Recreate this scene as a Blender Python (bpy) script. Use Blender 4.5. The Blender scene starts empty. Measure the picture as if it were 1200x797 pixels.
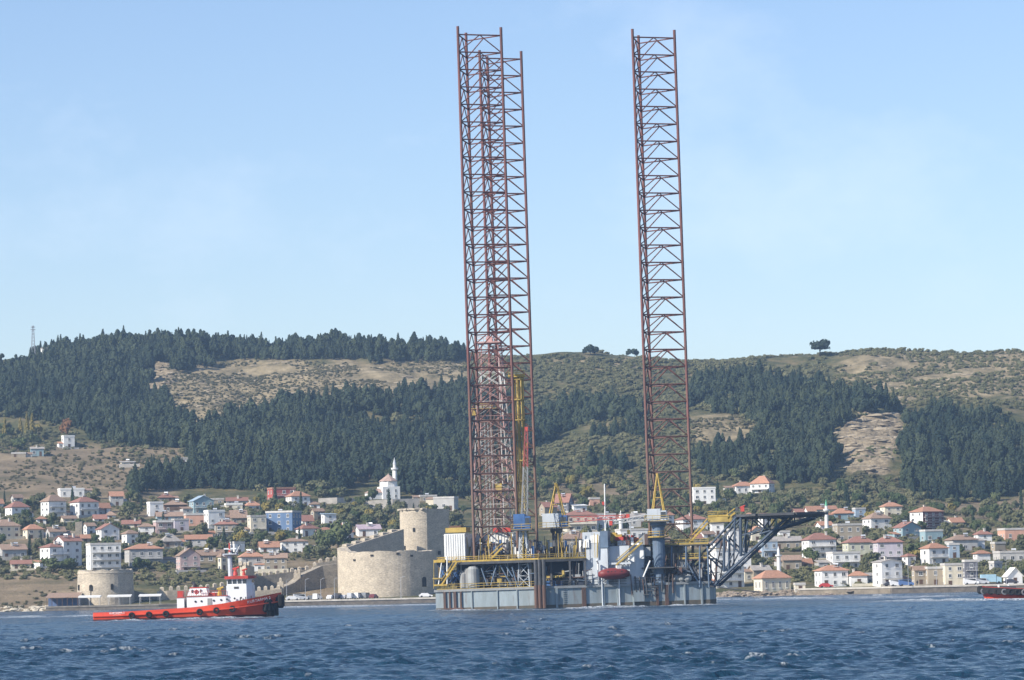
import bpy, math, random
import numpy as np
from mathutils import Vector, Matrix
R = math.radians
scene = bpy.context.scene
col = scene.collection

# ---------------------------------------------------------------- camera, sky, sun, exposure
FPX = 4320.0; CX, CY = 600.0, 398.5; HORIZON = 686.0; CAMZ = 5.0
ROLL = 0.022; PITCH = math.atan((HORIZON - CY) / FPX)
cd = bpy.data.cameras.new('camera'); cam = bpy.data.objects.new('camera', cd); col.objects.link(cam)
cd.sensor_width = 36.0; cd.lens = 36.0 * FPX / 1200.0; cd.clip_start = 1.0; cd.clip_end = 20000.0
CAMROT = Matrix.Rotation(math.pi / 2 + PITCH, 3, 'X') @ Matrix.Rotation(-math.atan(ROLL), 3, 'Z')
cam.matrix_world = Matrix.Translation((0, 0, CAMZ)) @ CAMROT.to_4x4()
scene.camera = cam

SUN_EL = R(34); SUN_AZ = R(213)          # azimuth measured from +X, counter-clockwise: from the left, a little behind the camera
sun_dir = Vector((math.cos(SUN_AZ) * math.cos(SUN_EL), math.sin(SUN_AZ) * math.cos(SUN_EL), math.sin(SUN_EL)))
world = bpy.data.worlds.new('World'); scene.world = world; world.use_nodes = True
wn = world.node_tree; bg = wn.nodes['Background']
sky = wn.nodes.new('ShaderNodeTexSky'); sky.sky_type = 'NISHITA'; sky.sun_disc = False
sky.sun_elevation = SUN_EL; sky.sun_rotation = math.atan2(sun_dir.x, sun_dir.y)
sky.altitude = 0; sky.air_density = 1.0; sky.dust_density = 0.1; sky.ozone_density = 1.6
wtc = wn.nodes.new('ShaderNodeTexCoord'); wmp = wn.nodes.new('ShaderNodeMapping')
wmp.inputs['Scale'].default_value = (1.0, 1.0, 1.7)
wno = wn.nodes.new('ShaderNodeTexNoise'); wno.inputs['Scale'].default_value = 9.0; wno.inputs['Detail'].default_value = 7.0
wno.inputs['Roughness'].default_value = 0.6
wra = wn.nodes.new('ShaderNodeMapRange'); wra.inputs[1].default_value = 0.55; wra.inputs[2].default_value = 0.80
wra.inputs[3].default_value = 0.0; wra.inputs[4].default_value = 0.34
wmx = wn.nodes.new('ShaderNodeMix'); wmx.data_type = 'RGBA'
wmx.inputs[7].default_value = (7.4, 8.2, 9.4, 1)        # thin high cloud
wn.links.new(wtc.outputs['Generated'], wmp.inputs[0]); wn.links.new(wmp.outputs[0], wno.inputs['Vector'])
wn.links.new(wno.outputs['Fac'], wra.inputs[0]); wn.links.new(wra.outputs[0], wmx.inputs[0])
wtn = wn.nodes.new('ShaderNodeMix'); wtn.data_type = 'RGBA'; wtn.blend_type = 'MULTIPLY'; wtn.inputs[0].default_value = 1.0; wtn.inputs[7].default_value = (0.935, 0.965, 1.11, 1)   # overall tone of the day's sky
wn.links.new(sky.outputs[0], wtn.inputs[6]); wn.links.new(wtn.outputs[2], wmx.inputs[6]); wn.links.new(wmx.outputs[2], bg.inputs[0])
bg.inputs[1].default_value = 0.096
ld = bpy.data.lights.new('sun', 'SUN'); ld.energy = 5.0; ld.angle = R(0.53); ld.color = (1.0, 0.93, 0.82)
sun = bpy.data.objects.new('sun', ld); col.objects.link(sun)
sun.rotation_euler = sun_dir.to_track_quat('Z', 'Y').to_euler(); sun.location = (-300, -200, 400)
vs = scene.view_settings; vs.view_transform = 'Standard'; vs.look = 'None'; vs.exposure = 0.58; vs.gamma = 1.0; vs.use_curve_mapping = False
scene.render.engine = 'CYCLES'
cy = scene.cycles; cy.use_denoising = True; cy.max_bounces = 6; cy.diffuse_bounces = 2; cy.glossy_bounces = 3
cy.volume_bounces = 0; cy.transparent_max_bounces = 8; cy.sample_clamp_indirect = 4.0
cy.use_adaptive_sampling = True; cy.adaptive_threshold = 0.01

# ---------------------------------------------------------------- pixel <-> direction
CR = np.array(CAMROT)
def pdir(px, py):
    v = CAMROT @ Vector(((px - CX) / FPX, -(py - CY) / FPX, -1.0))
    return v
def at(px, py, Y):
    d = pdir(px, py); t = Y / d.y
    return Vector((d.x * t, Y, CAMZ + d.z * t))
def be(px, py):
    d = pdir(px, py); return d.x / d.y * FPX, d.z / d.y * FPX
def project(P):
    P = np.asarray(P, float).reshape(-1, 3) - np.array([0, 0, CAMZ])
    L = P @ CR
    return CX + FPX * L[:, 0] / -L[:, 2], CY - FPX * L[:, 1] / -L[:, 2]
rng = np.random.default_rng(7); random.seed(7)

# ---------------------------------------------------------------- materials
MATS = {}
def mat(name, c, rough=0.8, var=0.18, scale=0.6, metal=0.0, c2=None, rnd=0.0, bump=0.0, stretch=None, spec=0.3, detail=5.0):
    if name in MATS: return MATS[name]
    m = bpy.data.materials.new(name); m.use_nodes = True; MATS[name] = m
    nt = m.node_tree; N = nt.nodes; L = nt.links; b = N['Principled BSDF']
    b.inputs['Roughness'].default_value = rough; b.inputs['Metallic'].default_value = metal
    b.inputs['Specular IOR Level'].default_value = spec
    tc = N.new('ShaderNodeTexCoord'); no = N.new('ShaderNodeTexNoise')
    no.inputs['Scale'].default_value = scale; no.inputs['Detail'].default_value = detail; no.inputs['Roughness'].default_value = 0.62
    src = tc.outputs['Object']
    if stretch:
        mp = N.new('ShaderNodeMapping'); mp.inputs['Scale'].default_value = stretch
        L.new(src, mp.inputs[0]); src = mp.outputs[0]
    L.new(src, no.inputs['Vector'])
    rp = N.new('ShaderNodeValToRGB'); rp.color_ramp.elements[0].position = 0.32; rp.color_ramp.elements[1].position = 0.70
    lo = [x * (1 - var) for x in c] if c2 is None else list(c2)
    hi = [min(1, x * (1 + var * 0.6)) for x in c] if c2 is None else list(c)
    rp.color_ramp.elements[0].color = (*lo, 1); rp.color_ramp.elements[1].color = (*hi, 1)
    L.new(no.outputs['Fac'], rp.inputs[0]); out = rp.outputs[0]
    if rnd:
        oi = N.new('ShaderNodeObjectInfo'); hs = N.new('ShaderNodeHueSaturation')
        mr = N.new('ShaderNodeMapRange'); mr.inputs[3].default_value = 1 - rnd; mr.inputs[4].default_value = 1 + rnd
        L.new(oi.outputs['Random'], mr.inputs[0]); L.new(mr.outputs[0], hs.inputs['Value']); L.new(out, hs.inputs['Color']); out = hs.outputs[0]
    L.new(out, b.inputs['Base Color'])
    if bump:
        bp = N.new('ShaderNodeBump'); bp.inputs['Strength'].default_value = 0.6; bp.inputs['Distance'].default_value = bump
        L.new(no.outputs['Fac'], bp.inputs['Height']); L.new(bp.outputs[0], b.inputs['Normal'])
    return m

# ---------------------------------------------------------------- mesh helpers
class MB:
    def __init__(s): s.v = []; s.f = []; s.m = []
    def add(s, vs_, fs, mi=0):
        o = len(s.v); s.v += [tuple(v) for v in vs_]; s.f += [tuple(i + o for i in f) for f in fs]; s.m += [mi] * len(fs); return s
    def box(s, x0, x1, y0, y1, z0, z1, mi=0, M=None):
        vs_ = [(x, y, z) for z in (z0, z1) for y in (y0, y1) for x in (x0, x1)]
        if M is not None: vs_ = [M @ Vector(v) for v in vs_]
        return s.add(vs_, [(0, 2, 3, 1), (4, 5, 7, 6), (0, 1, 5, 4), (2, 6, 7, 3), (0, 4, 6, 2), (1, 3, 7, 5)], mi)
    def tube(s, p, q, r, n=6, r2=None, mi=0, cap=True):
        p, q = Vector(p), Vector(q); d = (q - p)
        if d.length < 1e-6: return s
        d.normalize(); u = d.orthogonal().normalized(); w = d.cross(u); r2 = r if r2 is None else r2
        vs_ = [p + (u * math.cos(a) + w * math.sin(a)) * r for a in [2 * math.pi * i / n for i in range(n)]]
        vs_ += [q + (u * math.cos(a) + w * math.sin(a)) * r2 for a in [2 * math.pi * i / n for i in range(n)]]
        fs = [(i, (i + 1) % n, n + (i + 1) % n, n + i) for i in range(n)]
        if cap: fs += [tuple(range(n - 1, -1, -1)), tuple(range(n, 2 * n))]
        return s.add(vs_, fs, mi)
    def bar(s, p, q, w, h, mi=0):
        p, q = Vector(p), Vector(q); d = (q - p).normalized()
        u = d.cross(Vector((0, 0, 1)))
        u = Vector((1, 0, 0)) if u.length < 1e-4 else u.normalized()
        v = u.cross(d)
        vs_ = [e + u * a * w / 2 + v * b * h / 2 for e in (p, q) for a, b in ((-1, -1), (1, -1), (1, 1), (-1, 1))]
        return s.add(vs_, [(3, 2, 1, 0), (4, 5, 6, 7), (0, 1, 5, 4), (1, 2, 6, 5), (2, 3, 7, 6), (3, 0, 4, 7)], mi)
    def prism(s, pts, z0, z1, mi=0):
        n = len(pts)
        zz0 = z0 if hasattr(z0, '__len__') else [z0] * n; zz1 = z1 if hasattr(z1, '__len__') else [z1] * n
        vs_ = [(p[0], p[1], a) for p, a in zip(pts, zz0)] + [(p[0], p[1], a) for p, a in zip(pts, zz1)]
        return s.add(vs_, [(i, (i + 1) % n, n + (i + 1) % n, n + i) for i in range(n)] + [tuple(range(n - 1, -1, -1)), tuple(range(n, 2 * n))], mi)
    def lathe(s, prof, n=12, c=(0, 0), mi=0):
        vs_ = [(c[0] + r * math.cos(2 * math.pi * i / n), c[1] + r * math.sin(2 * math.pi * i / n), z) for r, z in prof for i in range(n)]
        fs = [(k * n + i, k * n + (i + 1) % n, (k + 1) * n + (i + 1) % n, (k + 1) * n + i) for k in range(len(prof) - 1) for i in range(n)]
        fs += [tuple(range(n - 1, -1, -1)), tuple(range((len(prof) - 1) * n, len(prof) * n))]
        return s.add(vs_, fs, mi)
    def mesh(s, name, mats, smooth=False):
        me = bpy.data.meshes.new(name); me.from_pydata(s.v, [], s.f)
        for m in (mats if isinstance(mats, (list, tuple)) else [mats]): me.materials.append(m)
        if any(s.m): me.polygons.foreach_set('material_index', s.m)
        if smooth: me.polygons.foreach_set('use_smooth', [True] * len(s.f))
        me.update(); return me
    def build(s, name, mats, parent=None, loc=(0, 0, 0), rz=0.0, smooth=False):
        return obj(name, s.mesh(name, mats, smooth), parent, loc, rz)
def obj(name, me, parent=None, loc=(0, 0, 0), rz=0.0):
    o = bpy.data.objects.new(name, me); col.objects.link(o); o.location = loc; o.rotation_euler = (0, 0, rz)
    if parent: o.parent = parent
    return o
def empty(name, loc=(0, 0, 0), rz=0.0, parent=None):
    o = obj(name, None, parent, loc, rz); o.empty_display_size = 0.5; return o
def tag(o, label=None, cat=None, group=None, kind=None):
    for k, v in (('label', label), ('category', cat), ('group', group), ('kind', kind)):
        if v: o[k] = v
    return o
def np_mesh(name, V, T, mats, attr=None):
    me = bpy.data.meshes.new(name); k = T.shape[1]
    me.vertices.add(len(V)); me.vertices.foreach_set('co', np.ascontiguousarray(V, np.float32).ravel())
    me.loops.add(T.size); me.loops.foreach_set('vertex_index', np.ascontiguousarray(T, np.int32).ravel())
    me.polygons.add(len(T)); me.polygons.foreach_set('loop_start', np.arange(0, T.size, k, dtype=np.int32))
    for m in (mats if isinstance(mats, (list, tuple)) else [mats]): me.materials.append(m)
    me.update(calc_edges=True)
    if attr:
        for nm, a in attr.items():
            at_ = me.attributes.new(nm, 'FLOAT_COLOR', 'POINT')
            c4 = np.ones((len(V), 4), np.float32); a = np.asarray(a); c4[:, :a.shape[1]] = a
            at_.data.foreach_set('color', c4.ravel())
    return me
def vnoise(x, y, seed=0):
    xi = np.floor(x).astype(np.int64); yi = np.floor(y).astype(np.int64); fx = x - xi; fy = y - yi
    fx = fx * fx * (3 - 2 * fx); fy = fy * fy * (3 - 2 * fy)
    def h(a, b):
        n = (a * 374761393 + b * 668265263 + seed * 974711) & 0x7fffffff
        n = ((n ^ (n >> 13)) * 1274126177) & 0x7fffffff
        return ((n ^ (n >> 16)) & 0xffff) / 65535.0
    return (h(xi, yi) * (1 - fx) + h(xi + 1, yi) * fx) * (1 - fy) + (h(xi, yi + 1) * (1 - fx) + h(xi + 1, yi + 1) * fx) * fy - 0.5
def fbm(x, y, seed=0, o=4):
    r = 0; a = 1.0
    for k in range(o): r = r + a * vnoise(x, y, seed + k * 17); x = x * 2.03; y = y * 2.03; a *= 0.5
    return r
def inpoly(px, py, poly):
    c = np.zeros(np.shape(px), bool); n = len(poly)
    for i in range(n):
        x0, y0 = poly[i]; x1, y1 = poly[(i + 1) % n]
        if y0 == y1: continue
        c ^= ((y0 > py) != (y1 > py)) & (px < (x1 - x0) * (py - y0) / (y1 - y0) + x0)
    return c

# ---------------------------------------------------------------- terrain
def line_e(pts, bq):
    xs = np.array([be(x, y)[0] for x, y in pts]); es = np.array([be(x, y)[1] for x, y in pts])
    return np.interp(bq, xs, es)
BG = np.arange(-1000, 1001, 4.0); YG = np.concatenate([np.arange(1090, 1290, 3.0), np.arange(1290, 2260, 4.0), np.arange(2260, 5000, 90.0)])
RIDGE = [(-400, 424), (0, 416), (40, 413), (100, 412), (200, 404), (300, 411), (400, 414), (540, 416), (640, 416), (700, 414), (800, 422), (900, 419), (960, 416), (1020, 409), (1100, 411), (1200, 409), (1600, 402)]
MID = [(-400, 566), (0, 566), (200, 574), (450, 580), (640, 586), (800, 586), (1000, 590), (1200, 594), (1600, 594)]
UPP = [(-400, 492), (0, 492), (200, 490), (400, 482), (640, 490), (800, 490), (1000, 492), (1200, 496), (1600, 496)]
def shoreY(b): return np.interp(b, [-1000, -600, -420, -150, 0, 230, 600, 1000], [1226, 1218, 1206, 1196, 1192, 1150, 1132, 1120])
def build_height():
    nb, ny = len(BG), len(YG); Z = np.zeros((nb, ny))
    S = shoreY(BG)
    em, eu, er = line_e(MID, BG), line_e(UPP, BG), line_e(RIDGE, BG)
    for i in range(nb):
        yk = [1000, S[i] - 14, S[i] + 2, S[i] + 14, S[i] + 34, 1600, 1850, 2150, 2420, 5100]
        zr = CAMZ + er[i] / FPX * 2150
        zk = [-6, -4, 0.9, 2.1, 3.4, CAMZ + em[i] / FPX * 1600, CAMZ + eu[i] / FPX * 1850, zr, zr - 7, zr - 45]
        Z[i] = np.interp(YG, yk, zk)
    k = np.ones(9) / 9
    hill = YG > 1420
    Zs = np.apply_along_axis(lambda r: np.convolve(np.pad(r, 4, 'edge'), k, 'valid'), 1, Z)
    Z = np.where(hill[None, :], Zs, Z)
    X = BG[:, None] * YG[None, :] / FPX; Y = np.broadcast_to(YG[None, :], Z.shape)
    w1 = np.clip((Y - 1260) / 250, 0, 1); w2 = np.clip((Y - 1560) / 250, 0, 1) * np.clip((2190 - Y) / 90 , 0.12, 1)
    Z = Z + w1 * 2.2 * fbm(X / 60, Y / 60, 3) + w2 * 15 * fbm(X / 170, Y / 230, 11, 5) + w2 * 3.0 * fbm(X / 24, Y / 24, 23, 3)
    return X, Y, Z
TX, TY, TZ = build_height()
def H(x, y):
    x = np.asarray(x, float); y = np.asarray(y, float)
    b = x / y * FPX; fi = np.clip((b - BG[0]) / 4.0, 0, len(BG) - 1.001); i = fi.astype(int); u = fi - i
    j = np.clip(np.searchsorted(YG, y, 'right') - 1, 0, len(YG) - 2); v = np.clip((y - YG[j]) / (YG[j + 1] - YG[j]), 0, 1)
    return (TZ[i, j] * (1 - u) + TZ[i + 1, j] * u) * (1 - v) + (TZ[i, j + 1] * (1 - u) + TZ[i + 1, j + 1] * u) * v
# rock faces: steps pushed into the slope
CLIFFS = [[(978, 506), (1000, 488), (1052, 484), (1062, 504), (1050, 530), (1040, 552), (1012, 560), (986, 545), (992, 524)],
          [(170, 430), (200, 426), (206, 446), (190, 462), (172, 455)]]
PX_, PY_ = project(np.stack([TX, TY, TZ], -1)); PX_ = PX_.reshape(TX.shape); PY_ = PY_.reshape(TX.shape)
JX = PX_ + 14 * fbm(TX / 14, TY / 14, 5); JY = PY_ + 12 * fbm(TX / 14, TY / 14, 9)
cl = np.zeros(TX.shape)
for p in CLIFFS: cl = np.maximum(cl, inpoly(JX, JY, p) & (TY > 1400) & (TY < 2200))
st = 5.0; q = TZ / st + 0.5 * fbm(TX / 18, TY / 30, 41); fr = q - np.floor(q); stair = (np.floor(q) + np.clip((fr - 0.5) * 4 + 0.5, 0, 1) - q) * st
TZ = TZ + cl * stair * 0.9 + cl * 1.5 * fbm(TX / 6, TY / 6, 51)
def drop(px, py, y0=1120.0, y1=2400.0):
    d = pdir(px, py); Ys = np.arange(y0, y1, 1.0); xs = d.x / d.y * Ys; zs = CAMZ + d.z / d.y * Ys
    hit = np.nonzero(H(xs, Ys) >= zs)[0]
    i = hit[0] if len(hit) else int(np.argmin(np.abs(H(xs, Ys) - zs)))
    return Vector((xs[i], Ys[i], float(H(xs[i], Ys[i]))))
BARE = [[(185, 428), (250, 424), (345, 424), (440, 422), (545, 418), (545, 455), (450, 466), (370, 478), (290, 490), (225, 512), (212, 490), (196, 476)],
        [(985, 420), (1020, 408), (1120, 412), (1260, 405), (1260, 470), (1120, 466), (1050, 476), (985, 455)],
        [(640, 424), (745, 418), (745, 432), (640, 436)], [(805, 492), (870, 486), (890, 512), (850, 520), (806, 520)]]
FIELD = [[(-200, 512), (110, 522), (222, 528), (222, 545), (150, 560), (215, 580), (150, 588), (-200, 590)],
         [(630, 552), (745, 560), (745, 590), (630, 588)], [(1095, 588), (1300, 575), (1300, 618), (1125, 612)],
         [(-200, 672), (90, 668), (92, 722), (-200, 730)], [(335, 655), (395, 652), (396, 702), (340, 702)]]
VILL = [[(-200, 592), (150, 590), (380, 588), (540, 596), (540, 650), (380, 662), (200, 690), (-200, 668)], [(640, 592), (900, 584), (1120, 598), (1400, 604), (1400, 690), (700, 692)]]
bare = np.zeros(TX.shape); field = np.zeros(TX.shape)
for p in BARE: bare = np.maximum(bare, inpoly(JX, JY, p))
for p in FIELD: field = np.maximum(field, inpoly(JX, JY, p))
for p in VILL: field = np.maximum(field, inpoly(JX, JY, p) * np.clip(0.55 + 1.6 * fbm(TX / 16, TY / 16, 33, 3), 0, 1))
hillm = TY > 1180
def soft(a):
    a = np.pad(a.astype(float), 1, 'edge'); return (a[1:-1, 1:-1] * 2 + a[:-2, 1:-1] + a[2:, 1:-1] + a[1:-1, :-2] + a[1:-1, 2:]) / 6
zone = np.stack([soft(soft(bare)), soft(cl), soft(soft(field))], -1)
def ground_material():
    m = bpy.data.materials.new('hillside_ground'); m.use_nodes = True; nt = m.node_tree; N = nt.nodes; L = nt.links; b = N['Principled BSDF']
    b.inputs['Roughness'].default_value = 0.95; b.inputs['Specular IOR Level'].default_value = 0.1
    tc = N.new('ShaderNodeTexCoord'); a = N.new('ShaderNodeAttribute'); a.attribute_name = 'zone'
    sp = N.new('ShaderNodeSeparateColor'); L.new(a.outputs['Color'], sp.inputs[0])
    def noise(sc, det=6, st=None):
        n = N.new('ShaderNodeTexNoise'); n.inputs['Scale'].default_value = sc; n.inputs['Detail'].default_value = det; n.inputs['Roughness'].default_value = 0.65
        if st:
            mp = N.new('ShaderNodeMapping'); mp.inputs['Scale'].default_value = st; L.new(tc.outputs['Object'], mp.inputs[0]); L.new(mp.outputs[0], n.inputs['Vector'])
        else: L.new(tc.outputs['Object'], n.inputs['Vector'])
        return n.outputs['Fac']
    def ramp(f, stops):
        r = N.new('ShaderNodeValToRGB'); e = r.color_ramp.elements
        while len(e) < len(stops): e.new(0.5)
        for k, (p, c) in enumerate(stops): e[k].position = p; e[k].color = (*c, 1)
        L.new(f, r.inputs[0]); return r.outputs[0]
    def mix(f, x, y):
        mm = N.new('ShaderNodeMix'); mm.data_type = 'RGBA'; L.new(f, mm.inputs[0]); L.new(x, mm.inputs[6]); L.new(y, mm.inputs[7]); return mm.outputs[2]
    base = ramp(noise(0.09, 8), [(0.30, (0.045, 0.055, 0.025)), (0.48, (0.095, 0.095, 0.045)), (0.62, (0.17, 0.14, 0.075)), (0.75, (0.24, 0.19, 0.11))])
    tan = ramp(noise(0.13, 8, (1, 0.55, 1.6)), [(0.30, (0.11, 0.10, 0.055)), (0.45, (0.215, 0.175, 0.105)), (0.60, (0.32, 0.26, 0.16)), (0.74, (0.46, 0.375, 0.24))])
    rock = ramp(noise(0.35, 8, (1, 1, 2.5)), [(0.32, (0.10, 0.085, 0.06)), (0.5, (0.25, 0.20, 0.135)), (0.7, (0.40, 0.33, 0.22))])
    fld = ramp(noise(0.05, 8, (0.7, 1, 1)), [(0.30, (0.10, 0.095, 0.05)), (0.5, (0.22, 0.17, 0.11)), (0.7, (0.32, 0.25, 0.16))])
    c = mix(sp.outputs[0], base, tan); c = mix(sp.outputs[2], c, fld); c = mix(sp.outputs[1], c, rock)
    L.new(c, b.inputs['Base Color'])
    bp = N.new('ShaderNodeBump'); bp.inputs['Strength'].default_value = 0.8; bp.inputs['Distance'].default_value = 1.2
    L.new(noise(0.5, 8), bp.inputs['Height']); L.new(bp.outputs[0], b.inputs['Normal'])
    return m
nb, ny = TX.shape
idx = np.arange(nb * ny).reshape(nb, ny)
quads = np.stack([idx[:-1, :-1], idx[1:, :-1], idx[1:, 1:], idx[:-1, 1:]], -1).reshape(-1, 4)
terrain = obj('hillside', np_mesh('hillside', np.stack([TX, TY, TZ], -1).reshape(-1, 3), quads, ground_material(), {'zone': zone.reshape(-1, 3)}))
terrain.data.polygons.foreach_set('use_smooth', [True] * len(terrain.data.polygons))
tag(terrain, kind='structure')

# ---------------------------------------------------------------- water
def foam_mask(X, Y):
    f = np.zeros(X.shape)
    def streak(p, q, w, s, seed, thr=0.0, sx=9.0):
        p = np.array(p); q = np.array(q); d = q - p; l = np.hypot(*d); d = d / l
        u = (X - p[0]) * d[0] + (Y - p[1]) * d[1]; v = -(X - p[0]) * d[1] + (Y - p[1]) * d[0]
        m = np.clip((u + 3) / 6, 0, 1) * np.clip((l - u + 3) / 6, 0, 1) * np.clip(1.3 - np.abs(v) / w, 0, 1)
        return m * s * np.clip(fbm(X / sx, Y / (sx * 2.0), seed, 4) * 2.2 + 0.55 - thr, 0, 1)
    for a in STREAKS: f = np.maximum(f, streak(*a))
    return f
def wpt(px, py):
    d = pdir(px, py); t = -CAMZ / d.z; return (d.x * t, d.y * t)
STREAKS = [(wpt(335, 712), wpt(512, 709.5), 26, 1.0, 61, 0.1), (wpt(-60, 723.5), wpt(108, 722.5), 22, 1.0, 62, 0.1), (wpt(835, 703), wpt(1150, 699.5), 30, 1.0, 63, 0.25),
           (wpt(512, 716), wpt(632, 715.2), 4.5, 1.0, 64, 0.05, 4.0), (wpt(632, 715.2), wpt(834, 709), 5.0, 1.0, 65, 0.0, 4.0),
           (wpt(100, 729.2), wpt(326, 723.6), 4.5, 1.0, 66, 0.05, 3.0), (wpt(1085, 704), wpt(1240, 703), 14, 1.2, 67, -0.2, 5.0), (wpt(700, 711.2), wpt(730, 710.4), 4, 1.3, 68, -0.3, 3.0),
           (wpt(240, 725.4), wpt(262, 724.8), 5.0, 1.4, 69, -0.4, 2.0), (wpt(980, 701), wpt(1010, 700.5), 6, 1.1, 70, -0.1, 5.0)]
def build_water():
    rows = [-900, -300, 0, 60]; y = 110.0
    while y < 1262: rows.append(y); y += max(0.34, 0.38 * (y / 200.0) ** 1.34)
    rows = np.array(rows + [1275.0])
    t = np.linspace(-0.172, 0.172, 430); ext = np.array([0.2, 0.25, 0.35, 0.6, 1.2, 2.6])
    t = np.concatenate([-ext[::-1], t, ext])
    Y = np.repeat(rows[:, None], len(t), 1); X = t[None, :] * np.maximum(rows, 110)[:, None]
    dY = np.gradient(rows)[:, None]; g = np.random.default_rng(3)
    Z = np.zeros(X.shape); DX = np.zeros(X.shape); DY = np.zeros(X.shape)
    for k in range(72):
        lam = 0.65 * (4.2 / 0.65) ** g.random(); th = g.normal(R(-62), R(38)); kx, ky = math.cos(th) * 2 * math.pi / lam, math.sin(th) * 2 * math.pi / lam
        # slope-limited chop, short waves filtered out where the sheet is coarse
        a = 0.0088 * lam ** 0.82 * np.clip(lam / (2.4 * dY) - 0.25, 0, 1) * (1 + 0.5 * np.clip((Y - 300) / 500, 0, 1))
        ph = kx * X + ky * Y + g.random() * 6.283
        Z += a * np.sin(ph); DX += a * math.cos(th) * np.cos(ph); DY += a * math.sin(th) * np.cos(ph)
    grp = 1 + 0.9 * fbm(X / 17, Y / 26, 81, 3)
    Z *= grp; damp = np.clip((np.abs(t)[None, :] < 0.173) * 1.0, 0, 1); Z *= damp
    crest = Z / max(1e-6, Z[rows > 120].std()) + 2.2 * fbm(X / 1.3, Y / 2.2, 91, 3) + 0.8 * fbm(X / 14, Y / 22, 95, 2)
    thr = np.quantile(crest[rows > 120], 0.9986); cap = np.clip((crest - thr) * 1.3, 0, 0.5) * (rows[:, None] > 120)
    fs = foam_mask(X, Y); f = np.maximum(fs, cap)
    Xd = X + DX * 1.0 * damp; Yd = Y + DY * 1.0 * damp * (rows[:, None] > 100)
    V = np.stack([Xd, Yd, Z + 0.32 * fs], -1)
    n0, n1 = X.shape; ix = np.arange(n0 * n1).reshape(n0, n1)
    Q = np.stack([ix[:-1, :-1], ix[:-1, 1:], ix[1:, 1:], ix[1:, :-1]], -1).reshape(-1, 4)
    m = bpy.data.materials.new('sea_water'); m.use_nodes = True; nt = m.node_tree; N = nt.nodes; L = nt.links; b = N['Principled BSDF']
    b.inputs['IOR'].default_value = 1.33; b.inputs['Specular IOR Level'].default_value = 0.36
    tc = N.new('ShaderNodeTexCoord')
    def nz(sc, stv, det):
        mp = N.new('ShaderNodeMapping'); mp.inputs['Scale'].default_value = stv; mp.inputs['Rotation'].default_value = (0, 0, R(20)); L.new(tc.outputs['Object'], mp.inputs[0])
        n = N.new('ShaderNodeTexNoise'); n.inputs['Scale'].default_value = sc; n.inputs['Detail'].default_value = det; n.inputs['Roughness'].default_value = 0.6
        L.new(mp.outputs[0], n.inputs['Vector']); return n.outputs['Fac']
    b1 = N.new('ShaderNodeBump'); b1.inputs['Strength'].default_value = 1.0; b1.inputs['Distance'].default_value = 0.55
    L.new(nz(0.6, (1, 0.6, 1), 6), b1.inputs['Height'])
    b2 = N.new('ShaderNodeBump'); b2.inputs['Strength'].default_value = 1.0; b2.inputs['Distance'].default_value = 0.24
    L.new(nz(2.2, (1, 0.7, 1), 4), b2.inputs['Height']); L.new(b1.outputs[0], b2.inputs['Normal'])
    L.new(b2.outputs[0], b.inputs['Normal'])
    a = N.new('ShaderNodeAttribute'); a.attribute_name = 'foam'; sp = N.new('ShaderNodeSeparateColor'); L.new(a.outputs['Color'], sp.inputs[0])
    pr = N.new('ShaderNodeValToRGB'); pr.color_ramp.elements[0].position = 0.3; pr.color_ramp.elements[1].position = 0.7
    pr.color_ramp.elements[0].color = (0.008, 0.033, 0.060, 1); pr.color_ramp.elements[1].color = (0.013, 0.048, 0.084, 1)
    L.new(nz(0.05, (1, 0.3, 1), 4), pr.inputs[0])
    mx = N.new('ShaderNodeMix'); mx.data_type = 'RGBA'; mx.inputs[7].default_value = (0.72, 0.76, 0.78, 1)
    fb = N.new('ShaderNodeMath'); fb.operation = 'MULTIPLY'; fr_ = N.new('ShaderNodeMapRange'); fr_.inputs[1].default_value = .42; fr_.inputs[2].default_value = .56; L.new(nz(3.2, (1, .5, 1), 5), fr_.inputs[0]); L.new(sp.outputs[0], fb.inputs[0]); L.new(fr_.outputs[0], fb.inputs[1])
    L.new(fb.outputs[0], mx.inputs[0]); L.new(pr.outputs[0], mx.inputs[6]); L.new(mx.outputs[2], b.inputs['Base Color'])
    rr = N.new('ShaderNodeMapRange'); rr.inputs[3].default_value = 0.16; rr.inputs[4].default_value = 0.85; L.new(sp.outputs[0], rr.inputs[0]); L.new(rr.outputs[0], b.inputs['Roughness'])
    me = np_mesh('sea', V.reshape(-1, 3), Q, m, {'foam': np.repeat(f.reshape(-1, 1), 3, 1)})
    me.polygons.foreach_set('use_smooth', [True] * len(me.polygons))
    return tag(obj('sea', me), kind='structure')
build_water()

# ---------------------------------------------------------------- haze
hz = MB().box(-3400, 3400, -1000, 5300, -8.0, 178.0)
hm = bpy.data.materials.new('sea_haze'); hm.use_nodes = True; hn = hm.node_tree; hn.nodes.clear()
ho = hn.nodes.new('ShaderNodeOutputMaterial'); hv = hn.nodes.new('ShaderNodeVolumePrincipled')
hv.inputs['Color'].default_value = (0.50, 0.72, 1.0, 1); hv.inputs['Density'].default_value = 0.000105; hv.inputs['Anisotropy'].default_value = 0.25
hn.links.new(hv.outputs[0], ho.inputs['Volume'])
tag(hz.build('haze', hm), 'thin pale blue haze in the air over the strait', kind='stuff')

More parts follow.
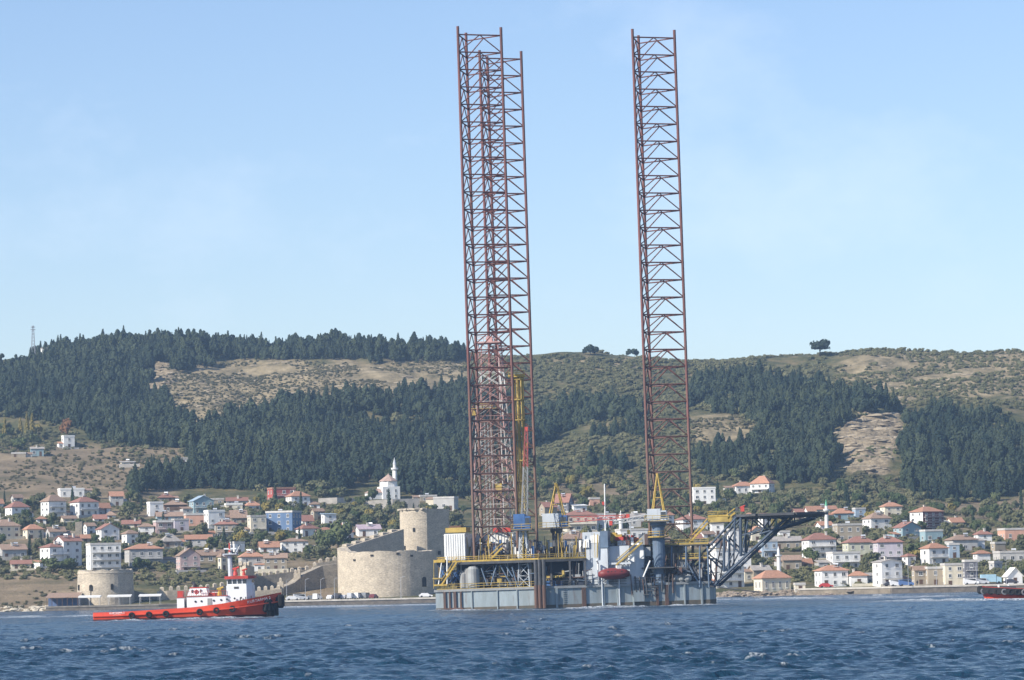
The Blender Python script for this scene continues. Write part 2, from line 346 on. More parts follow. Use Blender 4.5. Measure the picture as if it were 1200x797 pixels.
# ---------------------------------------------------------------- quays and shore
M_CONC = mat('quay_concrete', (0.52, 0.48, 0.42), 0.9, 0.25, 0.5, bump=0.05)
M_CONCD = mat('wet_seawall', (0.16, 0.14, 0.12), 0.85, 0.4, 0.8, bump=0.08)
def quay(name, pts, depth, ztop, edge_mat, wall_mat):
    """a quay along points (px, Y): wall down into the sea, coping slab on top"""
    P = [Vector(((px - CX) / FPX * Y, Y, 0)) for px, Y in pts]; n = len(P)
    loop = [(p.x, p.y) for p in P] + [(p.x, p.y + depth) for p in reversed(P)]
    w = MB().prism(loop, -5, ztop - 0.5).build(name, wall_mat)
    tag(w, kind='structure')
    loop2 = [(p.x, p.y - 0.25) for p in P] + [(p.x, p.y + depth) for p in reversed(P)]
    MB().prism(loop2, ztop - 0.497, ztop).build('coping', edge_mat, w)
    return w
QZ = 1.75
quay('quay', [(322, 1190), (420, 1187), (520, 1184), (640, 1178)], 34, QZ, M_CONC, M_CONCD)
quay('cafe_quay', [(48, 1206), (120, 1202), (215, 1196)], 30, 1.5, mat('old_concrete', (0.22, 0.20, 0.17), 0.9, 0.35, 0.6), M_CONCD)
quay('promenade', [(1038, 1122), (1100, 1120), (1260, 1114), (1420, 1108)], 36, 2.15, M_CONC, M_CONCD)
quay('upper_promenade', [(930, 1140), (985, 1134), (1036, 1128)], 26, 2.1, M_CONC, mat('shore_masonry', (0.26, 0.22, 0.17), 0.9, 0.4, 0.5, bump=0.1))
# rocks along the open shore
def rock_mesh(seed, n=14):
    g = random.Random(seed); m = MB(); k = 7; rings = [(0.55, 0), (1.0, 0.28), (0.85, 0.65), (0.35, 0.92)]
    vs_ = [(r * math.cos(6.283 * i / k) * g.uniform(.75, 1.2), r * math.sin(6.283 * i / k) * g.uniform(.75, 1.2), z * g.uniform(.8, 1.15)) for r, z in rings for i in range(k)]
    fs = [(a * k + i, a * k + (i + 1) % k, (a + 1) * k + (i + 1) % k, (a + 1) * k + i) for a in range(3) for i in range(k)] + [tuple(range(3 * k, 4 * k)), tuple(range(k - 1, -1, -1))]
    return m.add(vs_, fs)
def rocks(name, label, pxr, n, yoff, size, material, zr=(-0.4, 0.5)):
    m = MB(); g = random.Random(name)
    for k in range(n):
        px = g.uniform(*pxr); Y = float(shoreY(px - 600)) + g.uniform(*yoff); x = (px - 600) / FPX * Y; s = g.uniform(*size)
        z = max(-0.6, float(H(x, Y)) - 0.3) if g.random() < 0.8 else g.uniform(*zr)
        r = rock_mesh(g.random()); a = g.random() * 6.28; ca, sa = math.cos(a), math.sin(a)
        m.add([(x + (v[0] * ca - v[1] * sa) * s * 1.2, Y + (v[0] * sa + v[1] * ca) * s, z + v[2] * s * 0.8) for v in r.v], r.f)
    return tag(m.build(name, material), label, kind='stuff')
rocks('shore_rocks', 'tumbled brown rocks along the waterline near the mosque', (832, 1042), 260, (-9, 5), (0.5, 1.5), mat('shore_rock', (0.27, 0.22, 0.17), 0.95, 0.5, 0.9, rnd=0.1))
rocks('beach_rocks', 'pale stones of the beach below the grassy bank', (-200, 52), 300, (-6, 8), (0.4, 1.3), mat('pale_rock', (0.50, 0.45, 0.36), 0.95, 0.35, 0.9))

# ---------------------------------------------------------------- houses
W = {'white': (0.79, 0.78, 0.75), 'cream': (0.66, 0.60, 0.47), 'stone': (0.34, 0.29, 0.22), 'grey': (0.44, 0.43, 0.41), 'pink': (0.50, 0.37, 0.35), 'teal': (0.26, 0.36, 0.39),
     'salmon': (0.62, 0.36, 0.26), 'brown': (0.16, 0.10, 0.07), 'maroon': (0.17, 0.075, 0.075), 'blue': (0.13, 0.20, 0.33), 'green': (0.48, 0.48, 0.37), 'lilac': (0.48, 0.44, 0.48),
     'red': (0.40, 0.10, 0.08), 'dark': (0.15, 0.15, 0.17), 'sky': (0.36, 0.45, 0.54)}
WM = {k: mat('plaster_' + k, c, 0.9, 0.14, 0.7, rnd=0.07, stretch=(1, 1, 0.35)) for k, c in W.items()}
ROOF = {'orange': mat('roof_orange_tile', (0.41, 0.22, 0.145), 0.85, 0.3, 2.2, rnd=0.15, bump=0.03), 'red': mat('roof_red_tile', (0.30, 0.155, 0.12), 0.85, 0.3, 2.2, rnd=0.15, bump=0.03),
        'old': mat('roof_old_tile', (0.31, 0.215, 0.16), 0.9, 0.35, 2.2, rnd=0.15, bump=0.03), 'grey': mat('roof_grey', (0.36, 0.33, 0.30), 0.9, 0.3, 1.5, rnd=0.1),
        'flat': mat('roof_slab', (0.50, 0.48, 0.45), 0.9, 0.2, 0.8, rnd=0.1), 'lilac': mat('roof_lilac', (0.42, 0.34, 0.38), 0.8, 0.2, 1.5), 'white': mat('roof_white', (0.76, 0.75, 0.72), 0.7, 0.1, 1.0),
        'blue': mat('roof_blue_sheet', (0.33, 0.42, 0.50), 0.6, 0.15, 1.0)}
M_FRAME = mat('window_frame', (0.70, 0.69, 0.66), 0.6, 0.08); M_PANE = mat('window_glass', (0.035, 0.045, 0.06), 0.12, 0.3, 0.5, spec=0.6)
M_DOOR = mat('door_wood', (0.12, 0.07, 0.045), 0.7, 0.3, 1.0); M_RAIL = mat('balcony_rail', (0.55, 0.54, 0.52), 0.6, 0.1)
def window_mesh():
    m = MB(); t = 0.09
    for x0, x1, z0, z1 in ((-.5, .5, 0, t), (-.5, .5, 1 - t, 1), (-.5, -.5 + t, t, 1 - t), (.5 - t, .5, t, 1 - t), (-.03, .03, t, 1 - t)): m.box(x0, x1, -0.07, 0.02, z0, z1, 0)
    m.add([(-.5 + t, -0.015, t), (.5 - t, -0.015, t), (.5 - t, -0.015, 1 - t), (-.5 + t, -0.015, 1 - t)], [(0, 1, 2, 3)], 1)
    m.box(-.58, .58, -0.14, 0.0, -0.07, -0.003, 0)
    return m.mesh('window', [M_FRAME, M_PANE])
WIN = window_mesh()
DOORM = MB().box(-.5, .5, -0.06, 0.02, 0, 1).box(-.56, .56, -.09, .01, 1.003, 1.05).mesh('door', M_DOOR)
CHIM = MB().box(-.35, .35, -.3, .3, -1.2, 1.1).box(-.45, .45, -.4, .4, 1.103, 1.25).mesh('chimney', mat('chimney_plaster', (0.6, 0.56, 0.5), 0.9, 0.2))
HEATER = MB().tube((-.8, 0, 1.0), (.8, 0, 1.0), 0.28, 8).box(-.8, .8, -1.1, -.1, 0.1, 0.2).bar((-.6, 0, 0), (-.6, 0, .8), .08, .08).bar((.6, 0, 0), (.6, 0, .8), .08, .08).mesh('water_heater', mat('heater_steel', (0.68, 0.70, 0.72), 0.35, 0.1, metal=0.4))
HOUSE_RECTS = []; HOUSE_NEAR = []; HN = [0]
def house(x0, x1, yb, ye, rp, kind, wall, roof, n, yaw, label, name='house', r=0.8, balc=(), wmat=None, nowin=False, front=None, cat='house', Y=None, annex=True):
    HN[0] += 1; g = random.Random(HN[0])
    b = drop((x0 + x1) / 2, yb) if Y is None else at((x0 + x1) / 2, yb, Y); D = b.y; k = D / FPX; a = R(yaw)
    HOUSE_RECTS.append((x0, x1, ye - rp, yb, D)); HOUSE_NEAR.append(((x0 + x1) / 2, yb, label))
    Wm = (x1 - x0) * k; w = Wm / (math.cos(a) + r * abs(math.sin(a))); d = w * r
    if d > 15: d = 15.0; w = (Wm - d * abs(math.sin(a))) / math.cos(a)
    h = (yb - ye) * k; rh = rp * k
    root = empty(name, (b.x, D + (d * math.cos(a) + w * abs(math.sin(a))) / 2, b.z), a); tag(root, label, cat)
    hw, hd = w / 2, d / 2; m = MB(); wm = WM[wall]; mats = [wm, WM[front] if front else wm]
    m.box(-hw, hw, -hd, hd, -5, h)
    if front: m.box(-hw, hw, -hd - 0.06, -hd - 0.004, 0.2, h, 1)
    if kind == 'g': m.add([(-hw, -hd, h), (-hw, hd, h), (-hw, 0, h + rh * .97), (hw, -hd, h), (hw, hd, h), (hw, 0, h + rh * .97)], [(0, 2, 1), (3, 4, 5), (0, 3, 5, 2), (1, 2, 5, 4)])
    if kind == 'G': m.add([(-hw, -hd, h), (hw, -hd, h), (0, -hd, h + rh * .97), (-hw, hd, h), (hw, hd, h), (0, hd, h + rh * .97)], [(0, 1, 2), (3, 5, 4), (0, 2, 5, 3), (1, 4, 5, 2)])
    m.build('wall', mats, root)
    o = 0.45; t = 0.16; rm = ROOF[roof]; q = MB()
    sx = rh / max(hd, .1) * o if kind == 'g' else 0; sy = rh / max(hw, .1) * o
    if kind == 'h':
        rl = max(0.1, hw - hd * 0.9) if hw >= hd else 0.1; e = 0.02
        B = [(-hw - o, -hd - o, h + e), (hw + o, -hd - o, h + e), (hw + o, hd + o, h + e), (-hw - o, hd + o, h + e)]
        q.add(B + [(x, y, z + t) for x, y, z in B] + [(-rl, 0, h + rh + t), (rl, 0, h + rh + t)], [(3, 2, 1, 0), (0, 1, 5, 4), (1, 2, 6, 5), (2, 3, 7, 6), (3, 0, 4, 7), (4, 5, 9, 8), (6, 7, 8, 9), (5, 6, 9), (7, 4, 8)])
    elif kind == 'g':
        for s in (-1, 1): q.add([(x, y, z + dz) for dz in (0.02, t) for x, y, z in ((-hw - o, s * (hd + o), h - sx), (hw + o, s * (hd + o), h - sx), (hw + o, 0, h + rh), (-hw - o, 0, h + rh))], [(0, 1, 2, 3), (7, 6, 5, 4), (0, 4, 5, 1), (1, 5, 6, 2), (2, 6, 7, 3), (3, 7, 4, 0)])
    elif kind == 'G':
        for s in (-1, 1): q.add([(x, y, z + dz) for dz in (0.02, t) for x, y, z in ((s * (hw + o), -hd - o, h - sy), (s * (hw + o), hd + o, h - sy), (0, hd + o, h + rh), (0, -hd - o, h + rh))], [(0, 1, 2, 3), (7, 6, 5, 4), (0, 4, 5, 1), (1, 5, 6, 2), (2, 6, 7, 3), (3, 7, 4, 0)])
    elif kind == 'f':
        q.box(-hw - .15, hw + .15, -hd - .15, hd + .15, h + .003, h + .25)
        for bx in ((-hw - .12, hw + .12, -hd - .12, -hd + .1), (-hw - .12, hw + .12, hd - .1, hd + .12), (-hw - .12, -hw + .1, -hd + .103, hd - .103), (hw - .1, hw + .12, -hd + .103, hd - .103)): q.box(*bx, h + .253, h + .75)
    elif kind == 's':
        q.add([(x, y, z + dz) for dz in (0.01, .2) for x, y, z in ((-hw - o, -hd - o, h), (hw + o, -hd - o, h), (hw + o, hd + o, h + rh), (-hw - o, hd + o, h + rh))], [(3, 2, 1, 0), (4, 5, 6, 7), (0, 1, 5, 4), (1, 2, 6, 5), (2, 3, 7, 6), (3, 0, 4, 7)])
    ro = q.build('roof', rm, root)
    if kind in 'hgG' and w > 5 and g.random() < .75: obj('chimney', CHIM, ro, (g.uniform(-.5, .5) * hw, g.choice((-.35, .3)) * hd, h + rh * 0.75))
    if g.random() < .38 and w > 6: obj('water_heater', HEATER, ro, (g.uniform(-.4, .4) * hw, (-.3 if kind != 'f' else 0.2) * hd, h + (rh * .72 if kind != 'f' else .27)), -a + g.uniform(-.3, .3))
    if nowin: return root
    if annex and g.random() < .5 and w > 5:
        aw = w * g.uniform(.3, .5); ah = h / n * g.uniform(.8, 1.0); sd = g.choice((-1, 1)); ax0, ax1 = (hw + .004, hw + aw) if sd > 0 else (-hw - aw, -hw - .004); an = MB().box(ax0, ax1, -hd * .6, hd * .7, -5, ah).build('annex', WM[g.choice(('white', 'cream', 'grey', wall))], root)
        MB().add([(x, y, z + dz) for dz in (.01, .16) for x, y, z in ((ax0 - .2, -hd * .6 - .3, ah), (ax1 + .2, -hd * .6 - .3, ah), (ax1 + .2, hd * .7, ah + .9), (ax0 - .2, hd * .7, ah + .9))], [(3, 2, 1, 0), (4, 5, 6, 7), (0, 1, 5, 4), (1, 2, 6, 5), (2, 3, 7, 6), (3, 0, 4, 7)]).build('annex_roof', ROOF[g.choice(('old', 'orange', 'flat', 'grey'))], an)
        o_ = obj('window', WIN, an, ((ax0 + ax1) / 2, -hd * .6 - .004, ah * .35)); o_.scale = (1, 1, 1.1)
    if annex and g.random() < .45: MB().box(-hw * g.uniform(1.0, 1.7), hw * g.uniform(1.0, 1.7), -hd - g.uniform(2.5, 4), -hd - 2.2, -5, g.uniform(.2, 1.1)).build('garden_wall', g.choice((WM['stone'], WM['grey'], M_CONC, WM['cream'])), root)
    fh = h / n; wh = min(1.45, fh * .5); ww = 1.05
    def facade(L_, place, door):
        nc = max(1, int(L_ / g.uniform(2.5, 3.1)))
        dc = g.randrange(nc) if door else -1
        for s in range(n):
            for c in range(nc):
                u = -L_ / 2 + (c + .5) * L_ / nc
                if s == 0 and c == dc:
                    o_ = obj('door', DOORM, root); place(o_, u, 0.05, (1.1, 1, min(2.1, fh * .8)))
                elif g.random() < .93:
                    o_ = obj('window', WIN, root); place(o_, u, s * fh + fh * .30, (ww * g.choice((1, 1, 1.35)), 1, wh))
    def fr(o_, u, z, sc): o_.location = (u, -hd - (0.065 if front else 0.0) - .004, z); o_.scale = sc
    def le(o_, u, z, sc): o_.location = (-hw - .004, -u, z); o_.rotation_euler = (0, 0, -math.pi / 2); o_.scale = sc
    def ri(o_, u, z, sc): o_.location = (hw + .004, u, z); o_.rotation_euler = (0, 0, math.pi / 2); o_.scale = sc
    facade(w, fr, True)
    if a > 0.05: facade(d, le, False)
    elif a < -0.05: facade(d, ri, False)
    for s in balc:
        z = s * fh; bm = MB().box(-hw * .9, hw * .9, -hd - 1.3, -hd - .07, z - .12, z + .03)
        bm.box(-hw * .9, hw * .9, -hd - 1.3, -hd - 1.24, z + .95, z + 1.03)
        for i in range(int(w * 1.2)): bm.box(-hw * .88 + i * w * .88 / int(w * 1.2), -hw * .88 + i * w * .88 / int(w * 1.2) + .06, -hd - 1.29, -hd - 1.25, z + .033, z + .947)
        bm.build('balcony', M_RAIL, root)
    return root
HL = [
 (65, 98, 583, 574, 1, 'f', 'white', 'white', 1, 15, 'low white flat-roofed house above the tiled row by the dry field'),
 (46, 76, 607, 588, 8, 'h', 'white', 'old', 3, 38, 'three storey white house with brown hipped roof below the dry field', (1, 2)),
 (80, 114, 606, 589, 6, 'h', 'white', 'red', 2, 38, 'white villa with red hipped roof and shaded grey side beside the brown-roofed house', (1,)),
 (4, 33, 607, 595, 7, 'h', 'white', 'red', 2, 34, 'white house with red hipped roof at the far end of the upper row'),
 (-14, 22, 632, 617, 8, 'h', 'cream', 'old', 2, 30, 'cream house with wide brown roof in the second row above the beach'),
 (24, 50, 632, 621, 6, 'h', 'cream', 'orange', 2, 30, 'small cream house with orange roof in the second row'),
 (52, 76, 633, 623, 5, 'g', 'grey', 'old', 1, 24, 'low grey house with brown gable roof below the ruined stone tower'),
 (62, 94, 665, 634, 6, 'g', 'white', 'red', 4, 40, 'tall white house with dark red gable roof and round attic window'),
 (45, 79, 667, 642, 5, 'h', 'white', 'red', 3, 40, 'white three storey house with red roof in front of the tall gabled white house', (1, 2)),
 (-6, 30, 656, 644, 6, 'g', 'grey', 'old', 1, 22, 'old grey barn with brown roof next to the tall white houses'),
 (10, 36, 668, 661, 4, 'g', 'cream', 'red', 1, 10, 'low shed with faded red roof above the grassy bank'),
 (98, 141, 674, 639, 1, 'f', 'white', 'flat', 4, 17, 'four storey flat-roofed apartment block behind the round tower', (1, 2, 3)),
 (111, 139, 634, 620, 6, 'G', 'white', 'red', 2, 26, 'white gabled house just above the four storey apartment block'),
 (171, 191, 605, 590, 1, 'f', 'white', 'white', 2, 22, 'bright white cube house next to the dark timber house'),
 (189, 219, 602, 592, 5, 'h', 'brown', 'old', 1, 10, 'dark timber house with brown hipped roof beside the teal house', (0,)),
 (180, 214, 613, 605, 5, 'g', 'teal', 'old', 1, 10, 'pale teal house with brown roof below the dark timber house'),
 (178, 203, 628, 612, 1, 'f', 'pink', 'flat', 2, 18, 'pink two storey house with wide balconies', (1, 2)),
 (200, 221, 624, 610, 1, 'f', 'lilac', 'flat', 2, 20, 'lilac grey flat-roofed block next to the pink balconied house'),
 (220, 250, 603, 587, 6, 'G', 'teal', 'blue', 2, 22, 'blue green house with pale blue gable roof', (1,)),
 (214, 242, 617, 604, 1, 'f', 'salmon', 'flat', 1, 12, 'salmon flat-roofed house with red parapet below the blue green house'),
 (238, 263, 622, 600, 1, 'f', 'white', 'white', 3, 24, 'white stepped modern house next to the salmon house', (1,)),
 (186, 211, 643, 635, 9, 'h', 'stone', 'grey', 1, 20, 'old stone house with grey tiled hipped roof'),
 (215, 248, 640, 632, 5, 'g', 'grey', 'orange', 1, 6, 'long low house with bright orange gable roof'),
 (228, 262, 660, 651, 6, 'g', 'stone', 'old', 1, 8, 'low stone house with faded brown roof above the palm gardens'),
 (143, 190, 666, 644, 6, 'h', 'grey', 'orange', 2, 16, 'wide grey house with orange roof next to the apartment block', (1,)),
 (205, 234, 671, 651, 8, 'G', 'pink', 'old', 3, 20, 'pink brown house with steep timber gable', (1,)),
 (255, 266, 670, 653, 5, 'h', 'cream', 'old', 2, 40, 'narrow cream tower house with small brown roof'),
 (250, 278, 632, 615, 5, 'h', 'stone', 'red', 2, 8, 'stone house with red brown roof above the tugboat mast', (1,)),
 (268, 289, 616, 606, 8, 'g', 'stone', 'old', 1, 12, 'house with steep brown tiled roof next to the white three storey house'),
 (289, 312, 627, 606, 1, 'f', 'cream', 'flat', 3, 20, 'cream three storey flat-roofed house next to the blue glass block', (1,)),
 (311, 352, 625, 601, 1, 'f', 'blue', 'flat', 3, -20, 'blue clad glass fronted block in the middle of the village'),
 (334, 363, 594, 582, 6, 'h', 'white', 'orange', 2, 24, 'white house with orange hipped roof in front of the red terrace building'),
 (312, 346, 589, 573, 1, 'f', 'red', 'orange', 2, 20, 'dark red building with roof terraces at the wood edge', (1,)),
 (264, 290, 593, 587, 4, 'g', 'grey', 'red', 1, 5, 'long low house with dull red roof at the wood edge'),
 (230, 262, 592, 586, 1, 'f', 'stone', 'flat', 1, 8, 'low stone outbuilding beside the gravestones at the wood edge'),
 (262, 284, 599, 592, 1, 'f', 'cream', 'white', 1, 12, 'low pale house below the dull red roof'),
 (376, 394, 617, 603, 1, 's', 'white', 'blue', 2, 22, 'small white house with pale lean-to roof below the long white wall'),
 (389, 414, 634, 624, 11, 'h', 'white', 'orange', 1, 30, 'house with big orange hipped roof above the castle trees'),
 (416, 446, 629, 620, 5, 'g', 'white', 'lilac', 1, 12, 'white house with lilac grey roof next to the castle keep'),
 (350, 367, 617, 610, 6, 'g', 'white', 'red', 1, 24, 'small white house with pinkish red roof next to the blue block'),
 (346, 373, 629, 620, 6, 'h', 'white', 'red', 1, 30, 'white bungalow with dark red roof below the pinkish red roof'),
 (302, 327, 650, 641, 6, 'g', 'white', 'orange', 1, 10, 'white cottage with orange gable roof above the castle wall'),
 (327, 361, 648, 635, 4, 'h', 'white', 'old', 2, 10, 'white house with tan roof and tall windows above the castle wall'),
 (278, 309, 670, 653, 7, 'h', 'grey', 'orange', 2, 14, 'grey house with large orange hipped roof behind the castle wall'),
 (308, 336, 670, 654, 5, 'g', 'stone', 'old', 2, 6, 'stone house with worn brown roof next to the large orange roof'),
 (508, 537, 599, 584, 1, 'f', 'grey', 'flat', 1, -14, 'grey flat-roofed house next to the castle keep'),
 (490, 512, 588, 582, 1, 'f', 'stone', 'flat', 1, 10, 'low stone building behind the castle keep'),
 (71, 87, 526, 512, 1, 'f', 'white', 'white', 2, 22, 'lone white cube house at the edge of the wood'),
 (34, 51, 535, 526, 2, 'g', 'teal', 'grey', 1, 10, 'blue grey shed on the dry field under the poplars'),
 (12, 30, 536, 532, 1, 'f', 'stone', 'flat', 1, 6, 'low dark barn on the dry field'),
 (140, 158, 547, 542, 1, 's', 'cream', 'flat', 1, 10, 'small farm shed on the dry field'),
 (206, 221, 545, 538, 1, 'f', 'white', 'flat', 1, 16, 'small white hut in front of the conifer wood'),
 (46, 66, 414, 407, 1, 'f', 'white', 'flat', 1, 12, 'white house on the ridge beside the pylon'),
 (650, 672, 602, 588, 9, 'g', 'dark', 'red', 2, -24, 'dark house with red roof and white gable edges behind the crane'),
 (690, 703, 595, 585, 1, 'f', 'salmon', 'flat', 1, 10, 'small salmon coloured house on the slope'),
 (668, 688, 602, 593, 2, 's', 'white', 'white', 1, 20, 'small white house with sloping parapet below the dark red-roofed house'),
 (660, 700, 624, 604, 6, 'h', 'cream', 'red', 2, 10, 'long cream house with red roof behind the red crane boom', (1,)),
 (655, 692, 656, 632, 9, 'h', 'stone', 'old', 2, 6, 'big stone house with brown roof behind the dark crane pedestal'),
 (694, 722, 622, 604, 1, 'f', 'white', 'flat', 2, 14, 'white flat-roofed block behind the white mast'),
 (722, 760, 642, 622, 1, 'f', 'white', 'flat', 2, 12, 'wide white block behind the white crane boom'),
 (725, 758, 618, 606, 4, 'g', 'grey', 'grey', 1, 8, 'grey house with dull roof behind the steel blue crane pedestal'),
 (811, 839, 593, 573, 1, 'f', 'white', 'white', 3, 6, 'white three storey flat-topped house on the slope next to the far lattice leg'),
 (858, 886, 579, 570, 5, 'h', 'white', 'orange', 1, 14, 'long low wing with pale orange roof on the upper slope'),
 (880, 909, 580, 567, 9, 'h', 'white', 'orange', 2, -24, 'large white villa with orange roof on the upper slope', (1,)),
 (793, 830, 624, 609, 6, 'h', 'white', 'red', 2, 18, 'white house with red roof seen through the far lattice leg'),
 (833, 873, 689, 646, 1, 'f', 'white', 'flat', 5, 16, 'tall white five storey block behind the blue helideck struts', (1, 2, 3)),
 (862, 881, 680, 645, 1, 'f', 'white', 'flat', 4, 12, 'narrow white block next to the tall five storey block'),
 (853, 868, 645, 622, 1, 'f', 'white', 'flat', 3, 14, 'white house behind the yellow platform'),
 (879, 894, 636, 622, 5, 'G', 'cream', 'orange', 1, 14, 'small cream gabled house under the helideck'),
 (890, 912, 656, 635, 1, 'f', 'sky', 'flat', 2, 14, 'pale blue and white house above the small seaside mosque', (1,)),
 (878, 904, 682, 668, 5, 'g', 'stone', 'grey', 1, 18, 'grey stone house behind the small seaside mosque'),
 (912, 926, 632, 624, 1, 'f', 'white', 'flat', 1, 10, 'tiny white house above the stone garden wall'),
 (905, 940, 645, 634, 5, 'g', 'stone', 'grey', 1, 6, 'long stone house with grey roof next to the pale blue house'),
 (915, 940, 670, 656, 5, 'g', 'stone', 'old', 1, 10, 'brown stone house next to the seaside minaret'),
 (931, 944, 693, 686, 1, 'f', 'cream', 'flat', 1, 8, 'tiny cream hut on the shore next to the seaside mosque'),
 (942, 981, 655, 633, 8, 'h', 'white', 'red', 3, 14, 'three storey white house with red hipped roof and tall chimney', (1, 2)),
 (953, 981, 604, 597, 4, 'g', 'cream', 'orange', 1, 6, 'long orange roof behind the green tipped minaret'),
 (975, 1001, 610, 602, 6, 'h', 'teal', 'orange', 1, 10, 'blue green house with orange hipped roof next to the green tipped minaret'),
 (1000, 1015, 609, 597, 1, 'f', 'sky', 'flat', 2, 16, 'small blue white cube house next to the orange hipped roof'),
 (1013, 1046, 622, 608, 7, 'h', 'white', 'old', 2, 22, 'white house with brown hipped roof and grey side below the tan villa'),
 (1033, 1058, 606, 594, 5, 'h', 'cream', 'orange', 2, 14, 'tan villa with orange roof above the maroon fronted house'),
 (1069, 1108, 624, 600, 6, 'h', 'white', 'orange', 4, 32, 'four storey house with white side and dark maroon front', (1, 2, 3), 'maroon'),
 (1049, 1081, 632, 618, 6, 'G', 'teal', 'red', 2, 26, 'grey teal gabled house next to the maroon fronted house'),
 (1080, 1106, 637, 623, 1, 'f', 'teal', 'flat', 1, 16, 'low teal building under the maroon fronted house'),
 (978, 1011, 636, 616, 1, 'f', 'stone', 'flat', 2, 10, 'roofless tan stone building above the red hipped roofs'),
 (990, 1027, 658, 636, 7, 'h', 'green', 'red', 2, 10, 'pale green house with red hipped roof'),
 (1026, 1059, 661, 636, 7, 'h', 'lilac', 'red', 3, 8, 'lilac pink house with red hipped roof next to the pale green house', (1,)),
 (971, 1009, 668, 649, 1, 'f', 'white', 'flat', 2, 12, 'white flat-roofed house with blue balcony doors', (1,)),
 (957, 995, 688, 669, 6, 'h', 'white', 'orange', 2, 14, 'white waterfront house with orange hipped roof next to the low white cottage'),
 (995, 1017, 687, 675, 5, 'h', 'white', 'orange', 1, 8, 'low white waterfront cottage with small orange roof'),
 (1025, 1059, 688, 659, 3, 'G', 'white', 'grey', 3, 24, 'white three storey waterfront house with pale grey roof', (1,)),
 (1081, 1113, 663, 643, 6, 'h', 'white', 'orange', 2, 24, 'white house with orange roof and glazed lower floor', (1,)),
 (1111, 1125, 654, 639, 1, 'f', 'sky', 'flat', 2, 10, 'small bright blue house next to the house with glazed lower floor'),
 (1110, 1147, 648, 633, 6, 'h', 'grey', 'old', 1, 16, 'grey house with brown hipped roof above the small bright blue house'),
 (1105, 1131, 688, 663, 1, 'f', 'cream', 'flat', 3, 10, 'cream three storey waterfront block'),
 (1130, 1147, 688, 659, 1, 'f', 'dark', 'flat', 3, 8, 'dark balconied house next to the cream waterfront block', (1, 2)),
 (1086, 1106, 688, 667, 1, 'f', 'stone', 'flat', 2, 8, 'old stone waterfront house next to the cream block'),
 (1070, 1087, 688, 668, 4, 'g', 'stone', 'old', 2, 12, 'ruined stone house with ochre patch on its wall'),
 (935, 952, 668, 660, 5, 'g', 'stone', 'orange', 1, 12, 'low house with orange roof among the trees above the shore hut'),
 (1178, 1199, 686, 675, 9, 'G', 'white', 'white', 1, 14, 'small white house with white gable roof by the red harbour tug'),
 (1173, 1215, 634, 621, 1, 'f', 'salmon', 'flat', 1, 10, 'orange walled building with overhanging flat roof'),
 (1168, 1212, 660, 648, 1, 'f', 'grey', 'flat', 1, 8, 'grey terraced building below the orange walled building'),
 (1225, 1260, 672, 652, 6, 'h', 'white', 'orange', 2, 14, 'white house with orange roof next to the white gabled house'),
]
for h_ in HL:
    house(*h_[:11], balc=h_[11] if len(h_) > 11 else (), front=h_[12] if len(h_) > 12 else None)

# ---------------------------------------------------------------- mosques and minarets
M_WHITE = WM['white']; M_LEAD = mat('lead_roof', (0.42, 0.30, 0.25), 0.8, 0.25, 1.0)
def minaret(px, ytip, ybase, label, tip_mat, Y=None, rpx=2.6):
    b = drop(px, ybase) if Y is None else at(px, ybase, Y); k = b.y / FPX; h = (ybase - ytip) * k; r = rpx * k
    t = empty('minaret', (b.x, b.y, b.z)); tag(t, label, 'minaret')
    MB().lathe([(r * 1.25, -4), (r * 1.25, h * .10), (r, h * .16), (r * .92, h * .62)], 12).build('shaft', M_WHITE, t)
    bl = MB().lathe([(r * .95, h * .622), (r * 1.55, h * .655), (r * 1.55, h * .70), (r * 1.4, h * .70), (r * 1.4, h * .66), (r * .7, h * .66)], 12).build('balcony', M_WHITE, t)
    MB().lathe([(r * .70, h * .66), (r * .66, h * .80)], 12).build('upper_shaft', M_WHITE, t)
    MB().lathe([(r * .80, h * .802), (r * .40, h * .90), (r * .06, h * .99), (r * .03, h)], 12).build('cone', tip_mat, t)
    return t
M_LEADG = mat('lead_cone', (0.50, 0.52, 0.55), 0.6, 0.15, 1.0); M_GREEN = mat('green_cone', (0.12, 0.40, 0.24), 0.6, 0.15, 1.0)
